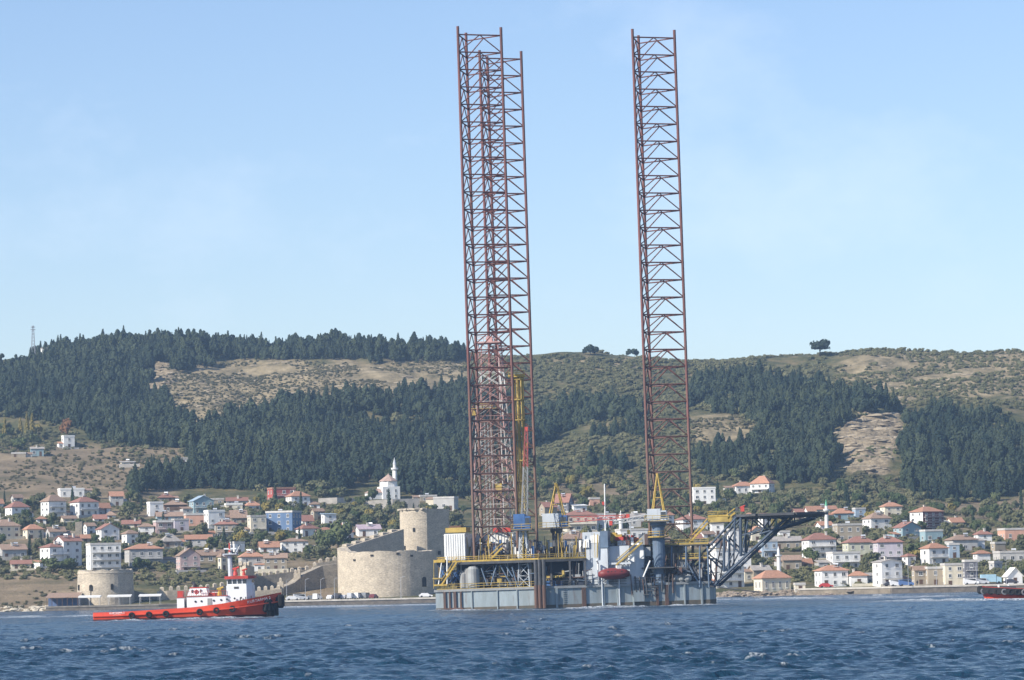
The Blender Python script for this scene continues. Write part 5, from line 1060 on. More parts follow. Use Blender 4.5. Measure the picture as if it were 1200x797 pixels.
q.box(a.x, a.x + .06, -5.34, 2.4, a.z, a.z + 1.5); q.build('wind_screen', M_YELD, hd); rail([(a.x, -5.45, a.z + 1.2), (b.x, -5.45, a.z + 1.2)], parent=hd)
stair((848, 611), (861, 601), -5.0, 1.2); pbox('fire_monitor', 868, 872, 594, 599.5, -6.5, .8, M_REDP, hd); pbar('monitor_nozzle', (867, 595), (873, 592.5), -6.3, .16, M_REDP, hd); pbox('light_box', 862, 865, 594, 599, -6.5, .8, M_DKG, hd)
# bow catwalk and hull mooring
pbar('tow_bridle', (832, 687), (890, 694), -6, .14, M_DKG)

# lifeboat hangs from its davits: a thing of its own
lb = empty('lifeboat'); lb.matrix_world = RIGM @ Matrix.Translation((taper_at(721), -halfw(taper_at(721)) - 1.0, RP(721, 679, -18).z)) @ Matrix.Rotation(TA, 4, 'Z') @ Matrix.Scale(.9, 4)
tag(lb, 'enclosed dark red lifeboat hanging above the rig hull', 'lifeboat'); m = MB(); st_ = []
for i in range(13):
    u = -1 + i / 6; x = u * 3.9; bw = 1.35 * (1 - abs(u) ** 3.2) ** .6 + .04; k0 = .75 * abs(u) ** 2.5; st_.append([(x, 0, k0), (x, -bw * .75, k0 + .35), (x, -bw, 1.35), (x, -bw * .97, 1.5), (x, -bw * .8, 2.3 - .55 * abs(u) ** 3), (x, 0, 2.75 - .95 * abs(u) ** 3), (x, bw * .8, 2.3 - .55 * abs(u) ** 3), (x, bw * .97, 1.5), (x, bw, 1.35), (x, bw * .75, k0 + .35)])
m.add([v for r_ in st_ for v in r_], [(i * 10 + j, (i + 1) * 10 + j, (i + 1) * 10 + (j + 1) % 10, i * 10 + (j + 1) % 10) for i in range(12) for j in range(10)] + [tuple(range(10)), tuple(range(129, 119, -1))])
m.build('body', mat('lifeboat_red', (0.19, 0.035, 0.035), .5, .2, .8), lb, smooth=True); MB().box(.6, 1.7, -.5, .5, 2.5, 3.3).build('helm_cupola', M_WHT, lb)
for x in (-1.8, -.9, 0, 1.6): MB().box(x - .18, x + .18, -1.25, -1.08, 1.75, 2.0).build('porthole', M_PANE, lb)
q = MB()
for i in range(12): q.bar((-3.7 + i * .62, 0, 0), (-3.7 + (i + 1) * .62, 0, 0), .01, .01)
s = taper_at(721); zt = RP(721, 662, -18).z
for ds in (-3.4, 3.2):
    x = s + ds; y = -halfw(x); dv = MB(); dv.tube((x, y + .4, HZ), (x, y + .4, zt + .5), .2, 6).tube((x, y + .4, zt + .5), (x, y - 1.6, zt + 1.2), .2, 6).tube((x, y - 1.0, zt + .95), (x, y - 1.0, zt - .4), .05, 4); dv.build('davit', M_WHT, rig)
MB().box(s - 3.6, s + 3.6, -halfw(s) + .2, -halfw(s) + .5, zt + .1, zt + .5).build('davit_beam', M_LTG, rig)
for ds in (-2.6, .9): x = s + ds; MB().tube((x, -halfw(x) - .3, -.5), (x, -halfw(x) - .3, HZ + 1.5), .18, 6).build('boat_fender', M_LTG, rig)

# ---------------------------------------------------------------- tugboats
M_TUG = mat('tug_red', (0.72, 0.085, 0.030), 0.42, 0.16, 0.4, c2=(0.56, 0.05, 0.022), spec=.5, stretch=(.5, 1, 1)); M_BLK = mat('fender_rubber', (0.018, 0.018, 0.02), .85, .3); M_TDK = mat('tug_deck', (0.16, 0.10, 0.07), .8, .3)
rust_streaks(M_TUG, .45); M_TWH = mat('tug_white', (0.76, 0.77, 0.78), 0.45, 0.08, 0.5); M_BOOT = mat('boot_top', (0.10, 0.035, 0.035), .6, .4, .6)
def torus(m, c, R_, r, ax, n=12, k=6, mi=0):
    c = Vector(c); ax = Vector(ax).normalized(); u = ax.orthogonal().normalized(); w = ax.cross(u)
    v = []
    for i in range(n):
        a = 6.283 * i / n; d = u * math.cos(a) + w * math.sin(a)
        for j in range(k): b = 6.283 * j / k; v.append(c + d * (R_ + r * math.cos(b)) + ax * r * math.sin(b))
    m.add(v, [(i * k + j, ((i + 1) % n) * k + j, ((i + 1) % n) * k + (j + 1) % k, i * k + (j + 1) % k) for i in range(n) for j in range(k)], mi); return m
def tug_hull(root, L_, beam, sheer, hmat, boot):
    """sheer: (u, height) along u = 0 stern .. 1 bow"""
    us = np.linspace(0, 1, 25); hs = np.interp(us, [a for a, b in sheer], [b for a, b in sheer]); S = []
    for u, h in zip(us, hs):
        b = beam / 2 * min(1.0, (0.72 + 1.6 * u) if u < .175 else 1.0) * (1 - max(0, (u - .66) / .34) ** 3.0) + .05; x = -L_ / 2 + u * L_
        fl = 1 - .35 * max(0, (u - .6) / .4); ov = L_ * .04 * max(0, (u - .7) / .3)     # flare and stem rake
        xs = x - ov; S.append([(xs - ov * .4, 0, -1.6), (xs - ov * .2, -b * .75 * fl, -1.2), (xs, -b * .93 * fl, 0.0), (xs + ov * .12, -b * .95 * (fl + (1 - fl) * .2), .45), (xs + ov * .6, -b * (fl + (1 - fl) * .6), h * .6), (x + ov * .1, -b, h), (x + ov * .1, -b * .93, h), (x + ov * .1, -b * .93, h - .75)])
    n = len(S); k = len(S[0]); m = MB()
    for sg in (1, -1):
        V = [(x, y * sg, z) for r_ in S for x, y, z in r_]
        for j in range(k - 1):
            F = [(i * k + j, (i + 1) * k + j, (i + 1) * k + j + 1, i * k + j + 1) for i in range(n - 1)]
            m.add(V, [f if sg > 0 else f[::-1] for f in F], 1 if j < 3 else 0)
    end = S[0]; m.add([(x, y, z) for x, y, z in end[:6]] + [(x, -y, z) for x, y, z in reversed(end[:6])], [tuple(range(12))], 0)
    end = S[-1]; m.add([(x, y, z) for x, y, z in end[:6]] + [(x, -y, z) for x, y, z in reversed(end[:6])], [tuple(range(11, -1, -1))], 0)
    h_ = m.build('hull', [hmat, boot], root)
    d = MB(); d.add([(r_[7][0], r_[7][1], r_[7][2]) for r_ in S] + [(r_[7][0], -r_[7][1], r_[7][2]) for r_ in S], [(i, i + 1, n + i + 1, n + i) for i in range(n - 1)]); d.build('deck', M_TDK, root)
    side = lambda u: (np.interp(u, us, [r_[4][0] for r_ in S]), np.interp(u, us, [r_[4][1] for r_ in S]), np.interp(u, us, hs))
    q = MB()
    for i in range(n - 1): a, b = S[i], S[i + 1]; q.bar((a[5][0], a[5][1] - .06, a[5][2] * .62), (b[5][0], b[5][1] - .06, b[5][2] * .62), .22, .2)
    q.build('rubbing_strake', hmat, h_)
    return S, side
def text_mesh(s, size, m):
    c = bpy.data.curves.new('lettering', 'FONT'); c.body = s; c.size = size; c.extrude = .01; c.align_x = 'CENTER'; c.align_y = 'CENTER'
    o = bpy.data.objects.new('tmp', c); col.objects.link(o); dg = bpy.context.evaluated_depsgraph_get(); me = bpy.data.meshes.new_from_object(o.evaluated_get(dg)); bpy.data.objects.remove(o); bpy.data.curves.remove(c)
    me.materials.clear(); me.materials.append(m); me.name = 'lettering'; return me
def salvage_tug():
    Y = 703.0; a = at(112, 727, Y); b = at(330, 719.5, Y); L_ = (b - a).length; c = (a + b) / 2
    root = empty('tugboat'); TM = Matrix.Translation((c.x, Y, 0.0)) @ Matrix.Rotation(-.010, 4, 'Y') @ Matrix.Rotation(R(-3), 4, 'Z'); root.matrix_world = TM; TI = TM.inverted()
    tag(root, 'long red tugboat with white deckhouse, bridge and tall mast', 'tugboat')
    def TP(px, py, yl=-4.6):
        o = TI @ Vector((0, 0, CAMZ)); d = TI.to_3x3() @ pdir(px, py); t = (yl - o.y) / d.y; return o + d * t
    S, side = tug_hull(root, L_, 9.4, [(0, 1.75), (.1, 1.7), (.35, 1.95), (.55, 2.2), (.7, 2.7), (.85, 3.5), (1, 4.5)], M_TUG, M_BOOT)
    def pb(name, x0, x1, y0, y1, yl, dep, m, parent=root, z0=None):
        p, q = TP(x0, y1, yl), TP(x1, y0, yl); return MB().box(p.x, q.x, yl, yl + dep, p.z if z0 is None else z0, q.z).build(name, m, parent)
    p, q = TP(219, 712, -3.4), TP(292, 699.3, -3.4); dhs = MB().prism([(p.x, -3.4), (q.x - 4.5, -3.4), (q.x - .5, -2.0), (q.x - .5, 2.0), (q.x - 4.5, 3.4), (p.x, 3.4)], 1.0, TP(219, 699.3, -3.4).z).build('deckhouse', M_TWH, root); pb('trim', 218.5, 267, 698.2, 699.2, -3.5, 7, M_REDP); pb('aft_store', 207.5, 215.5, 701, 712, -3.2, 6.4, M_TWH, z0=.6); pb('trim', 207, 216, 699.8, 700.9, -3.3, 6.6, M_REDP)
    for px, y in ((236, 704.6), (250.5, 703.8), (259, 703), (266, 702.2), (275, 701.4), (282.5, 700.6), (229, 705)): p = TP(px, y, -3.45); MB().tube((p.x, -3.5, p.z), (p.x, -3.38, p.z), .2, 10).build('porthole', M_PANE, dhs)
    p = TP(245.8, 710.5, -3.45); MB().box(p.x - .42, p.x + .42, -3.48, -3.403, p.z, p.z + 1.5).build('door', M_GRY, dhs); p = TP(251.5, 703.5, -3.45)
    # funnel casing
    p, q = TP(219.5, 698.2, -2.2), TP(243, 689, -2.2); w = q.x - p.x; fz = p.z
    MB().add([(p.x, -2.2, fz), (q.x, -2.2, fz), (q.x, 2.2, fz), (p.x, 2.2, fz), (p.x + w * .12, -1.9, q.z), (q.x - w * .08, -1.9, q.z), (q.x - w * .08, 1.9, q.z), (p.x + w * .12, 1.9, q.z)], [(3, 2, 1, 0), (4, 5, 6, 7), (0, 1, 5, 4), (1, 2, 6, 5), (2, 3, 7, 6), (3, 0, 4, 7)]).build('funnel_casing', M_TWH, root)
    MB().box(p.x + w * .11, q.x - w * .06, -1.95, 1.95, q.z + .003, q.z + .2).build('casing_rim', M_REDP, root)
    for i, yy in enumerate((-.8, .8)): e_ = MB().tube((p.x + w * .3, yy, q.z), (p.x + w * .3, yy, q.z + .8), .28, 8).tube((p.x + w * .3, yy, q.z + .8), (p.x + w * .18, yy, q.z + 1.15), .26, 8); e_.build('exhaust_pipe', M_DKG, root)
    em = MB(); xm, zm = p.x + w * .45, (p.z + q.z) / 2
    torus(em, (xm, -2.16, zm), .33, .09, (0, 1, .12), 14, 4).tube((xm, -2.16, zm - .55), (xm, -2.13, zm + .5), .07, 5).tube((xm - .3, -2.16, zm - .32), (xm + .3, -2.16, zm - .32), .07, 5); em.build('funnel_emblem', M_REDP, root)
    for u in (.24, .66): xx = p.x + w * u; MB().box(xx - .14, xx + .14, -2.2, -1.98, zm - .15, zm + .45).build('casing_vent', M_DKG, root)
    # bridge
    z0 = TP(280, 700, -3).z; p, q = TP(265.5, 700, -3.1), TP(293, 685.5, -3.1)
    MB().prism([(p.x, -3.1), (q.x - .7, -3.1), (q.x + .3, -1.9), (q.x + .3, 1.9), (q.x - .7, 3.1), (p.x, 3.1)], fz - 1.6, q.z).build('bridge_deckhouse', M_TWH, root)
    p2, q2 = TP(266, 685.5, -2.8), TP(291.5, 678, -2.8)
    pts = [(p2.x, -2.8), (q2.x - .6, -2.8), (q2.x + .4, -1.6), (q2.x + .4, 1.6), (q2.x - .6, 2.8), (p2.x, 2.8)]
    wh = MB().prism(pts, q.z + .003, q2.z).build('wheelhouse', M_TWH, root)
    MB().prism([(x * 1.0 + (.5 if x > p2.x + 1 else -.4), y * 1.14) for x, y in pts], q2.z + .003, q2.z + .55).build('bridge_roof', M_REDP, root)
    n = 4
    for i in range(n): xx = p2.x + (i + .55) * (q2.x - p2.x - .4) / n; MB().box(xx - .38, xx + .38, -2.84, -2.803, q.z + .3, q2.z - .12).build('bridge_window', M_PANE, wh)
    for yy in (-1.1, 0, 1.1): MB().box(q2.x + .403, q2.x + .44, yy - .4, yy + .4, q.z + .45, q2.z - .2).build('bridge_window', M_PANE, wh)
    p = TP(277, 690, -3.1); MB().box(p.x - .45, p.x + .45, -3.15, -3.103, p.z, p.z + .4).build('bridge_vent', M_DKG, root)
    # mast
    p = TP(270.5, 675, 0); t_ = TP(270.5, 650, 0); MB().tube((p.x, 0, q2.z + .5), (p.x - .15, 0, t_.z), .50, 8, .40).build('mast', M_LTG, root)
    MB().box(p.x - 1.3, p.x + 1.3, -1.0, 1.0, t_.z, t_.z + .2).build('radar_platform', M_LTG, root); tt = TP(270.5, 638, 0).z
    MB().tube((p.x - .1, 0, t_.z + .2), (p.x - .1, 0, tt - .9), .22, 6).build('top_mast', M_LTG, root); MB().tube((p.x - .1, 0, tt - 1.5), (p.x - .1, 0, tt + .3), .24, 6, .16).build('mast_head', M_REDP, root)
    MB().tube((p.x - 1.5, 0, tt - 2.0), (p.x + 1.6, 0, tt - 2.0), .08, 5).build('yard', M_TWH, root); MB().tube((p.x - 1.3, 0, tt - 2.1), (p.x - .7, 0, tt - 2.1), .22, 6).build('radar_scanner', M_TWH, root); MB().tube((p.x + 1.0, 0, t_.z + .2), (p.x + 1.9, 0, t_.z + 1.7), .06, 4).build('antenna', M_TWH, root)
    MB().box(p.x - 1.2, p.x + 1.2, -.12, .12, t_.z + 1.0, t_.z + 1.25).build('radar_scanner', M_TWH, root)
    def monitor(px, py, yl, m, s=1.0):
        e_ = TP(px, py, yl); z = e_.z; g_ = MB().lathe([(.45 * s, z), (.38 * s, z + .7 * s), (.22 * s, z + .8 * s), (.22 * s, z + 1.2 * s)], 8, (e_.x, yl)); g_.tube((e_.x - .5 * s, yl, z + 1.2 * s), (e_.x + .75 * s, yl, z + 1.55 * s), .2 * s, 7).tube((e_.x, yl - .35 * s, z + 1.2 * s), (e_.x, yl + .35 * s, z + 1.2 * s), .3 * s, 8); g_.build('water_cannon', m, root)
    monitor(276, 674.5, -1, M_REDP, 1.0); monitor(286, 674.5, -1, M_REDP, .8); monitor(257.5, 698, -2, M_YEL, 1.0)
    pb('winch', 244, 252, 694.5, 698.2, -1.5, 3, M_REDP); pb('life_raft', 236, 243.5, 693.5, 698.2, -2.9, 1.2, M_TWH); pb('cargo_beam', 248, 258, 693.6, 694.8, -1.2, .5, M_TWH); pb('aft_gear', 208, 214, 692.5, 699.8, -1.5, 2, M_REDP); pb('towing_gear', 186, 212, 707.8, 711.5, -2, 4, M_DKG)
    MB().tube(TP(252, 690, 0), TP(264, 686.5, 0), .12, 5).build('tow_arch', M_DKG, root)
    # rails and rope posts
    q = MB()
    for i in range(18): e_ = TP(219 + i * 2.7, 698, -3.3); q.bar((e_.x, -3.3, e_.z), (e_.x, -3.3, e_.z + .95), .05, .05)
    A, B = TP(219, 693, -3.3), TP(265, 692, -3.3); q.bar(A, B, .05, .05); q.build('deck_rail', M_REDP, root)
    for u in (.80, .83, .86): x, y, h = side(u); MB().tube((x, y + .5, h - .6), (x, y + .5, h + .45), .1, 6).build('bollard', M_DKG, root)
    # tyres, bow fenders
    for px, py in ((154.5, 721.5), (174.6, 719.6), (194.5, 720), (234, 716), (253.5, 713.5), (272, 709.5)):
        p = TP(px, py, -4.8); u = (p.x + L_ / 2) / L_; x, y, h = side(u); m = MB(); torus(m, (p.x, y - .22, max(.8, h * .55)), .44, .2, (0, 1, 0)); m.build('tyre_fender', M_BLK, root)
    for u, r_, zz in ((.945, 1.0, .50), (1.0, .95, .62)):
        x, y, h = side(u); m = MB(); m.lathe([(r_ * .6, h * zz - 1.3), (r_, h * zz - .9), (r_, h * zz + .9), (r_ * .6, h * zz + 1.3)], 12, (x + (.35 if u > .99 else 0), min(y + .3, -.2) if u < .99 else 0)); m.build('bow_fender', M_BLK, root)
    for u in (.955, .975, .99):
        x, y, h = side(u); m = MB(); m.tube((x, y - .15, .1), (x, y - .3, h * .55), .5, 8); m.build('bow_fender', M_BLK, root)
    # lettering
    M_LET = mat('white_lettering', (.8, .8, .8), .5, .02)
    x, y, h = side(.905); x2, y2, h2 = side(.95); x3, y3, h3 = side(.86)
    for s, u0, u1, hz, size in (('KURTARMA 2', .85, .935, .80, .80), ('KURTARMA 2', .10, .17, .84, .5), ('ISTANBUL', .10, .17, .60, .36)):
        us = np.linspace(0, 1, 25); I = lambda u, j: Vector([float(np.interp(u, us, [r_[j][k] for r_ in S])) for k in range(3)])
        uc = (u0 + u1) / 2; ex = (I(u1, 5) - I(u0, 5)).normalized(); up = (I(uc, 5) - I(uc, 4)); ez = (up - ex * up.dot(ex)).normalized(); ey = ex.cross(ez)
        o_ = obj('lettering', text_mesh(s, size, M_LET), root); Mx = Matrix((ex, ez, ey)).transposed().to_4x4(); c_ = I(uc, 4).lerp(I(uc, 5), (hz - .55) / .4)
        Mx.translation = c_ + ey * (.28 if u0 > .5 else .14); o_.matrix_local = Mx
salvage_tug()
def harbour_tug():
    Y = 762.0; a = at(1149, 702, Y); L_ = 27.0; root = empty('harbour_tug', (a.x + L_ / 2, Y + 1, 0), R(178)); tag(root, 'red and black harbour tug with tyre fenders entering beside the promenade', 'tugboat')
    S, side = tug_hull(root, L_, 8.4, [(0, 1.7), (.5, 1.8), (.75, 2.2), (1, 2.7)], M_REDP, M_TUG)
    q = MB()
    n = len(S)
    for sg in (1, -1):
        for i in range(n - 1):
            A, B = S[i][5], S[i + 1][5]; q.bar((A[0], (A[1] - .1) * sg, A[2] - .75), (B[0], (B[1] - .1) * sg, B[2] - .75), .3, 1.25)
    q.build('black_belt', M_BLK, root)
    for i in range(10):
        u = 1 - (i + .3) * .052; x, y, h = side(u); m = MB(); torus(m, (x, -y + .5, h * .62), .5, .2, (0, 1, 0)); m.build('tyre_fender', M_BLK if i % 3 else mat('worn_tyre', (.16, .16, .17), .8, .2), root)
    m = MB(); x, y, h = side(1.0); m.lathe([(.6, h - 1.6), (.9, h - 1.2), (.9, h - .2), (.6, h + .1)], 12, (x, 0)); m.build('bow_fender', M_BLK, root)
    MB().box(-9, 1, -2.6, 2.6, 1.0, 3.6).build('deckhouse', M_TWH, root); MB().box(-6, 0, -2, 2, 3.603, 6.0).build('wheelhouse', M_TWH, root); MB().box(-6.3, .4, -2.3, 2.3, 6.003, 6.3).build('bridge_roof', M_REDP, root)
    for i in range(5): MB().box(-5.6 + i * 1.15, -4.75 + i * 1.15, 2.003, 2.04, 4.5, 5.5).build('bridge_window', M_PANE, root)
    MB().tube((-4, 0, 6.3), (-4, 0, 11), .2, 6).build('mast', M_TWH, root); MB().tube((4.5, -1.2, 1.3), (4.5, 1.2, 1.3), .55, 10).build('winch', M_DKG, root)
    for x in (7.5, 9.5): MB().tube((x, .8, 1.2), (x, .8, 2.9), .14, 6).tube((x, -.8, 1.2), (x, -.8, 2.9), .14, 6).build('bollard', M_TWH, root)
    MB().box(6, 8.6, -1.0, 1.0, 1.2, 2.7).build('engine_hatch', M_DKG, root)
harbour_tug()
# one person standing on the promenade
def person():
    p = at(1076, 690, 1122); o = empty('person', (p.x, 1124, 2.15)); tag(o, 'person in dark clothes standing on the promenade edge', 'person')
    J = [((0, 0, .95), .16), ((0, 0, 1.2), .17), ((0, 0, 1.42), .16), ((0, 0, 1.53), .06), ((0, .0, 1.66), .105), ((0, 0, 1.76), .07),
         ((-.10, 0, .9), .11), ((-.11, -.02, .5), .075), ((-.11, .02, .08), .05), ((-.11, -.14, .04), .045), ((.10, 0, .9), .11), ((.11, .05, .5), .075), ((.12, .12, .08), .05), ((.12, -.02, .04), .045),
         ((-.2, 0, 1.40), .07), ((-.25, .02, 1.12), .05), ((-.24, -.06, .86), .04), ((.2, 0, 1.40), .07), ((.25, .02, 1.12), .05), ((.24, -.06, .86), .04)]
    E = [(0, 1), (1, 2), (2, 3), (3, 4), (4, 5), (0, 6), (6, 7), (7, 8), (8, 9), (0, 10), (10, 11), (11, 12), (12, 13), (2, 14), (14, 15), (15, 16), (2, 17), (17, 18), (18, 19)]
    me = bpy.data.meshes.new('body'); me.from_pydata([j[0] for j in J], E, []); b = obj('body', me, o); sk = b.modifiers.new('skin', 'SKIN')
    for v, j in zip(me.skin_vertices[0].data, J): v.radius = (j[1], j[1])
    me.skin_vertices[0].data[0].use_root = True; ss = b.modifiers.new('sub', 'SUBSURF'); ss.levels = 1; ss.render_levels = 1; me.materials.append(mat('dark_clothes', (.03, .032, .04), .9, .2))
person()

# ---------------------------------------------------------------- vegetation
def foliage_mat(name, lo, hi):
    m = bpy.data.materials.new(name); m.use_nodes = True; nt = m.node_tree; N = nt.nodes; L = nt.links; b = N['Principled BSDF']
    b.inputs['Roughness'].default_value = 0.75; b.inputs['Specular IOR Level'].default_value = 0.15
    a = N.new('ShaderNodeAttribute'); a.attribute_name = 'tint'; s = N.new('ShaderNodeSeparateColor'); L.new(a.outputs['Color'], s.inputs[0])
    ai = N.new('ShaderNodeAttribute'); ai.attribute_type = 'INSTANCER'; ai.attribute_name = 'tint'; oi = N.new('ShaderNodeObjectInfo')
    ad = N.new('ShaderNodeMath'); ad.operation = 'ADD'; L.new(ai.outputs['Fac'], ad.inputs[0])
    ml = N.new('ShaderNodeMath'); ml.operation = 'MULTIPLY'; ml.inputs[1].default_value = 0.5; L.new(oi.outputs['Random'], ml.inputs[0]); L.new(ml.outputs[0], ad.inputs[1])
    tc = N.new('ShaderNodeTexCoord'); no = N.new('ShaderNodeTexNoise'); no.inputs['Scale'].default_value = 0.9; L.new(tc.outputs['Object'], no.inputs['Vector'])
    a2 = N.new('ShaderNodeMath'); a2.operation = 'MULTIPLY_ADD'; a2.inputs[1].default_value = 0.5; L.new(no.outputs['Fac'], a2.inputs[0]); L.new(ad.outputs[0], a2.inputs[2])
    r = N.new('ShaderNodeValToRGB'); r.color_ramp.elements[0].position = 0.2; r.color_ramp.elements[1].position = 1.1 if False else 1.0
    r.color_ramp.elements[0].color = (*lo, 1); r.color_ramp.elements[1].color = (*hi, 1); L.new(a2.outputs[0], r.inputs[0])
    L.new(r.outputs[0], b.inputs['Base Color']); return m
F_CON = foliage_mat('conifer_needles', (0.014, 0.027, 0.020), (0.048, 0.062, 0.033))
F_CYP = foliage_mat('cypress_leaves', (0.022, 0.038, 0.022), (0.045, 0.068, 0.034))
F_OLI = foliage_mat('olive_leaves', (0.075, 0.085, 0.042), (0.155, 0.15, 0.075))
F_GRN = foliage_mat('broad_leaves', (0.045, 0.068, 0.026), (0.115, 0.13, 0.055))
F_YEL = foliage_mat('yellowing_leaves', (0.15, 0.13, 0.035), (0.27, 0.21, 0.06))
F_RUS = foliage_mat('rust_leaves', (0.17, 0.085, 0.035), (0.26, 0.13, 0.06))
F_SCR = foliage_mat('scrub_leaves', (0.055, 0.062, 0.032), (0.150, 0.135, 0.075))
M_BARK = mat('bark', (0.11, 0.085, 0.06), 0.95, 0.3, 1.5)

def tuft(m, c, n, s, g, mi=0):
    """a small leafy clump: four slightly splayed triangles round a tip"""
    n = n.normalized(); u = n.orthogonal().normalized(); u.rotate(Matrix.Rotation(g.random() * 6.28, 3, n)); w = n.cross(u)
    tip = c + n * s * 0.55
    ring = [c + (u * math.cos(a) + w * math.sin(a)) * s * g.uniform(0.7, 1.25) - n * s * g.uniform(0, 0.35) for a in (0, 1.57, 3.14, 4.71)]
    m.add([tip] + ring, [(0, 1, 2), (0, 2, 3), (0, 3, 4), (0, 4, 1)], mi)
def conifer(seed, h=1.0, wid=0.2, n=46, base=0.10, power=0.85, jag=0.30):
    """unit-height conifer crown"""
    g = random.Random(seed); m = MB()
    m.lathe([(wid * 0.45, base), (wid * 0.55, 0.35), (wid * 0.30, 0.7), (0.008, 0.97)], 5)
    for k in range(n):
        t = ((k + g.random()) / n) ** 0.9; z = base + (1 - base) * t
        r = wid * ((1 - t) ** power) * (1 if t > 0.12 else 0.75) * g.uniform(1 - jag, 1 + jag * 0.7); a = k * 2.399 + g.uniform(-.5, .5)
        tuft(m, Vector((r * math.cos(a), r * math.sin(a), z)), Vector((math.cos(a), math.sin(a), 0.25)), wid * g.uniform(0.38, 0.62) * (1.05 - 0.6 * t), g)
    return m
def broad(seed, n=110, lobes=6, flat=0.8, s=0.16):
    """unit-radius round crown, centre at z=0"""
    g = random.Random(seed); m = MB(); L_ = [(Vector((0, 0, 0.05)), 0.68)]
    for k in range(lobes):
        a = k * 6.283 / lobes + g.uniform(-.4, .4); rr = g.uniform(0.35, 0.62)
        L_.append((Vector((math.cos(a) * rr, math.sin(a) * rr, g.uniform(-0.35, 0.5) * flat)), g.uniform(0.33, 0.5)))
    for c, r in L_:
        m.lathe([(r * .3, c.z - r * .72 * flat), (r * .72, c.z - r * .2), (r * .66, c.z + r * .35 * flat), (r * .15, c.z + r * .74 * flat)], 6, (c.x, c.y))
        for k in range(n // len(L_)):
            d = Vector((g.gauss(0, 1), g.gauss(0, 1), g.gauss(0.25, 1))).normalized()
            p = c + Vector((d.x * r, d.y * r, d.z * r * flat)) * g.uniform(0.82, 1.06)
            tuft(m, p, d + Vector((g.uniform(-.5, .5), g.uniform(-.5, .5), g.uniform(-.3, .6))), s * g.uniform(0.6, 1.25), g)
    return m
def scatter(name, label, sources, P, S, SZ, material, seed):
    """plants of an uncountable mass: one object whose points carry copies of crowns that stand elsewhere in the scene"""
    g = np.random.default_rng(seed); n = len(P); me = bpy.data.meshes.new(name); me.vertices.add(n); me.vertices.foreach_set('co', np.ascontiguousarray(P, np.float32).ravel())
    tint = np.clip(g.random(n) * 0.45 + 0.5 * fbm(P[:, 0] / 30, P[:, 1] / 30, seed, 2), 0, 0.7)
    rot = np.zeros((n, 3), np.float32); rot[:, 2] = g.random(n) * 6.283; rot[:, 0] = g.normal(0, .05, n); scl = np.stack([S, S, SZ], -1).astype(np.float32)
    for nm, ty, key, dat in (('tint', 'FLOAT', 'value', tint.astype(np.float32)), ('rot', 'FLOAT_VECTOR', 'vector', rot.ravel()), ('scl', 'FLOAT_VECTOR', 'vector', scl.ravel()), ('which', 'INT', 'value', g.integers(0, len(sources), n).astype(np.int32))):
        at_ = me.attributes.new(nm, ty, 'POINT'); at_.data.foreach_set(key, dat)
    me.materials.append(material); ob = obj(name, me); t = bpy.data.node_groups.new(name, 'GeometryNodeTree'); N = t.nodes; L = t.links
    t.interface.new_socket('Geometry', in_out='INPUT', socket_type='NodeSocketGeometry'); t.interface.new_socket('Geometry', in_out='OUTPUT', socket_type='NodeSocketGeometry')
    gi = N.new('NodeGroupInput'); go = N.new('NodeGroupOutput'); ip = N.new('GeometryNodeInstanceOnPoints'); jn = N.new('GeometryNodeJoinGeometry')
    for so in sources:
        oi = N.new('GeometryNodeObjectInfo'); oi.transform_space = 'ORIGINAL'; oi.inputs['Object'].default_value = so; oi.inputs['As Instance'].default_value = True; L.new(oi.outputs['Geometry'], jn.inputs[0])
    def na(nm, ty):
        q = N.new('GeometryNodeInputNamedAttribute'); q.data_type = ty; q.inputs['Name'].default_value = nm; return q.outputs['Attribute']
    L.new(gi.outputs[0], ip.inputs['Points']); L.new(jn.outputs[0], ip.inputs['Instance']); ip.inputs['Pick Instance'].default_value = True; L.new(na('which', 'INT'), ip.inputs['Instance Index'])
    er = N.new('FunctionNodeEulerToRotation'); L.new(na('rot', 'FLOAT_VECTOR'), er.inputs[0]); L.new(er.outputs[0], ip.inputs['Rotation']); L.new(na('scl', 'FLOAT_VECTOR'), ip.inputs['Scale'])
    sm = N.new('GeometryNodeSetMaterial'); sm.inputs['Material'].default_value = material; L.new(ip.outputs[0], sm.inputs[0]); L.new(sm.outputs[0], go.inputs[0])
    md = ob.modifiers.new('scatter', 'NODES'); md.node_group = t
    return tag(ob, label, kind='stuff')

FOREST = {
 'left': [(-260, 450), (0, 438), (40, 430), (60, 418), (100, 414), (200, 408), (196, 428), (178, 430), (170, 455), (188, 470), (200, 482), (212, 498), (224, 520), (160, 527), (112, 520), (95, 505), (75, 500), (40, 492), (-260, 486)],
 'crest': [(195, 404), (300, 411), (420, 413), (548, 416), (548, 421), (440, 424), (340, 425), (240, 428), (198, 440)],
 'lower': [(224, 524), (222, 512), (290, 492), (370, 480), (450, 468), (500, 462), (556, 458), (556, 586), (480, 582), (430, 560), (400, 580), (350, 572), (290, 574), (222, 570), (150, 578), (152, 562), (220, 550)],
 'middle': [(560, 462), (640, 470), (700, 474), (756, 484), (756, 548), (700, 554), (640, 542), (560, 556)],
 'right': [(806, 478), (815, 452), (870, 446), (960, 456), (1010, 470), (1062, 478), (1040, 484), (990, 490), (972, 508), (984, 530), (974, 562), (900, 566), (820, 562), (808, 530), (870, 520), (896, 508), (868, 486)],
 'far': [(1064, 490), (1110, 476), (1200, 490), (1420, 505), (1420, 588), (1200, 582), (1120, 592), (1060, 578), (1060, 545), (1054, 520)]}
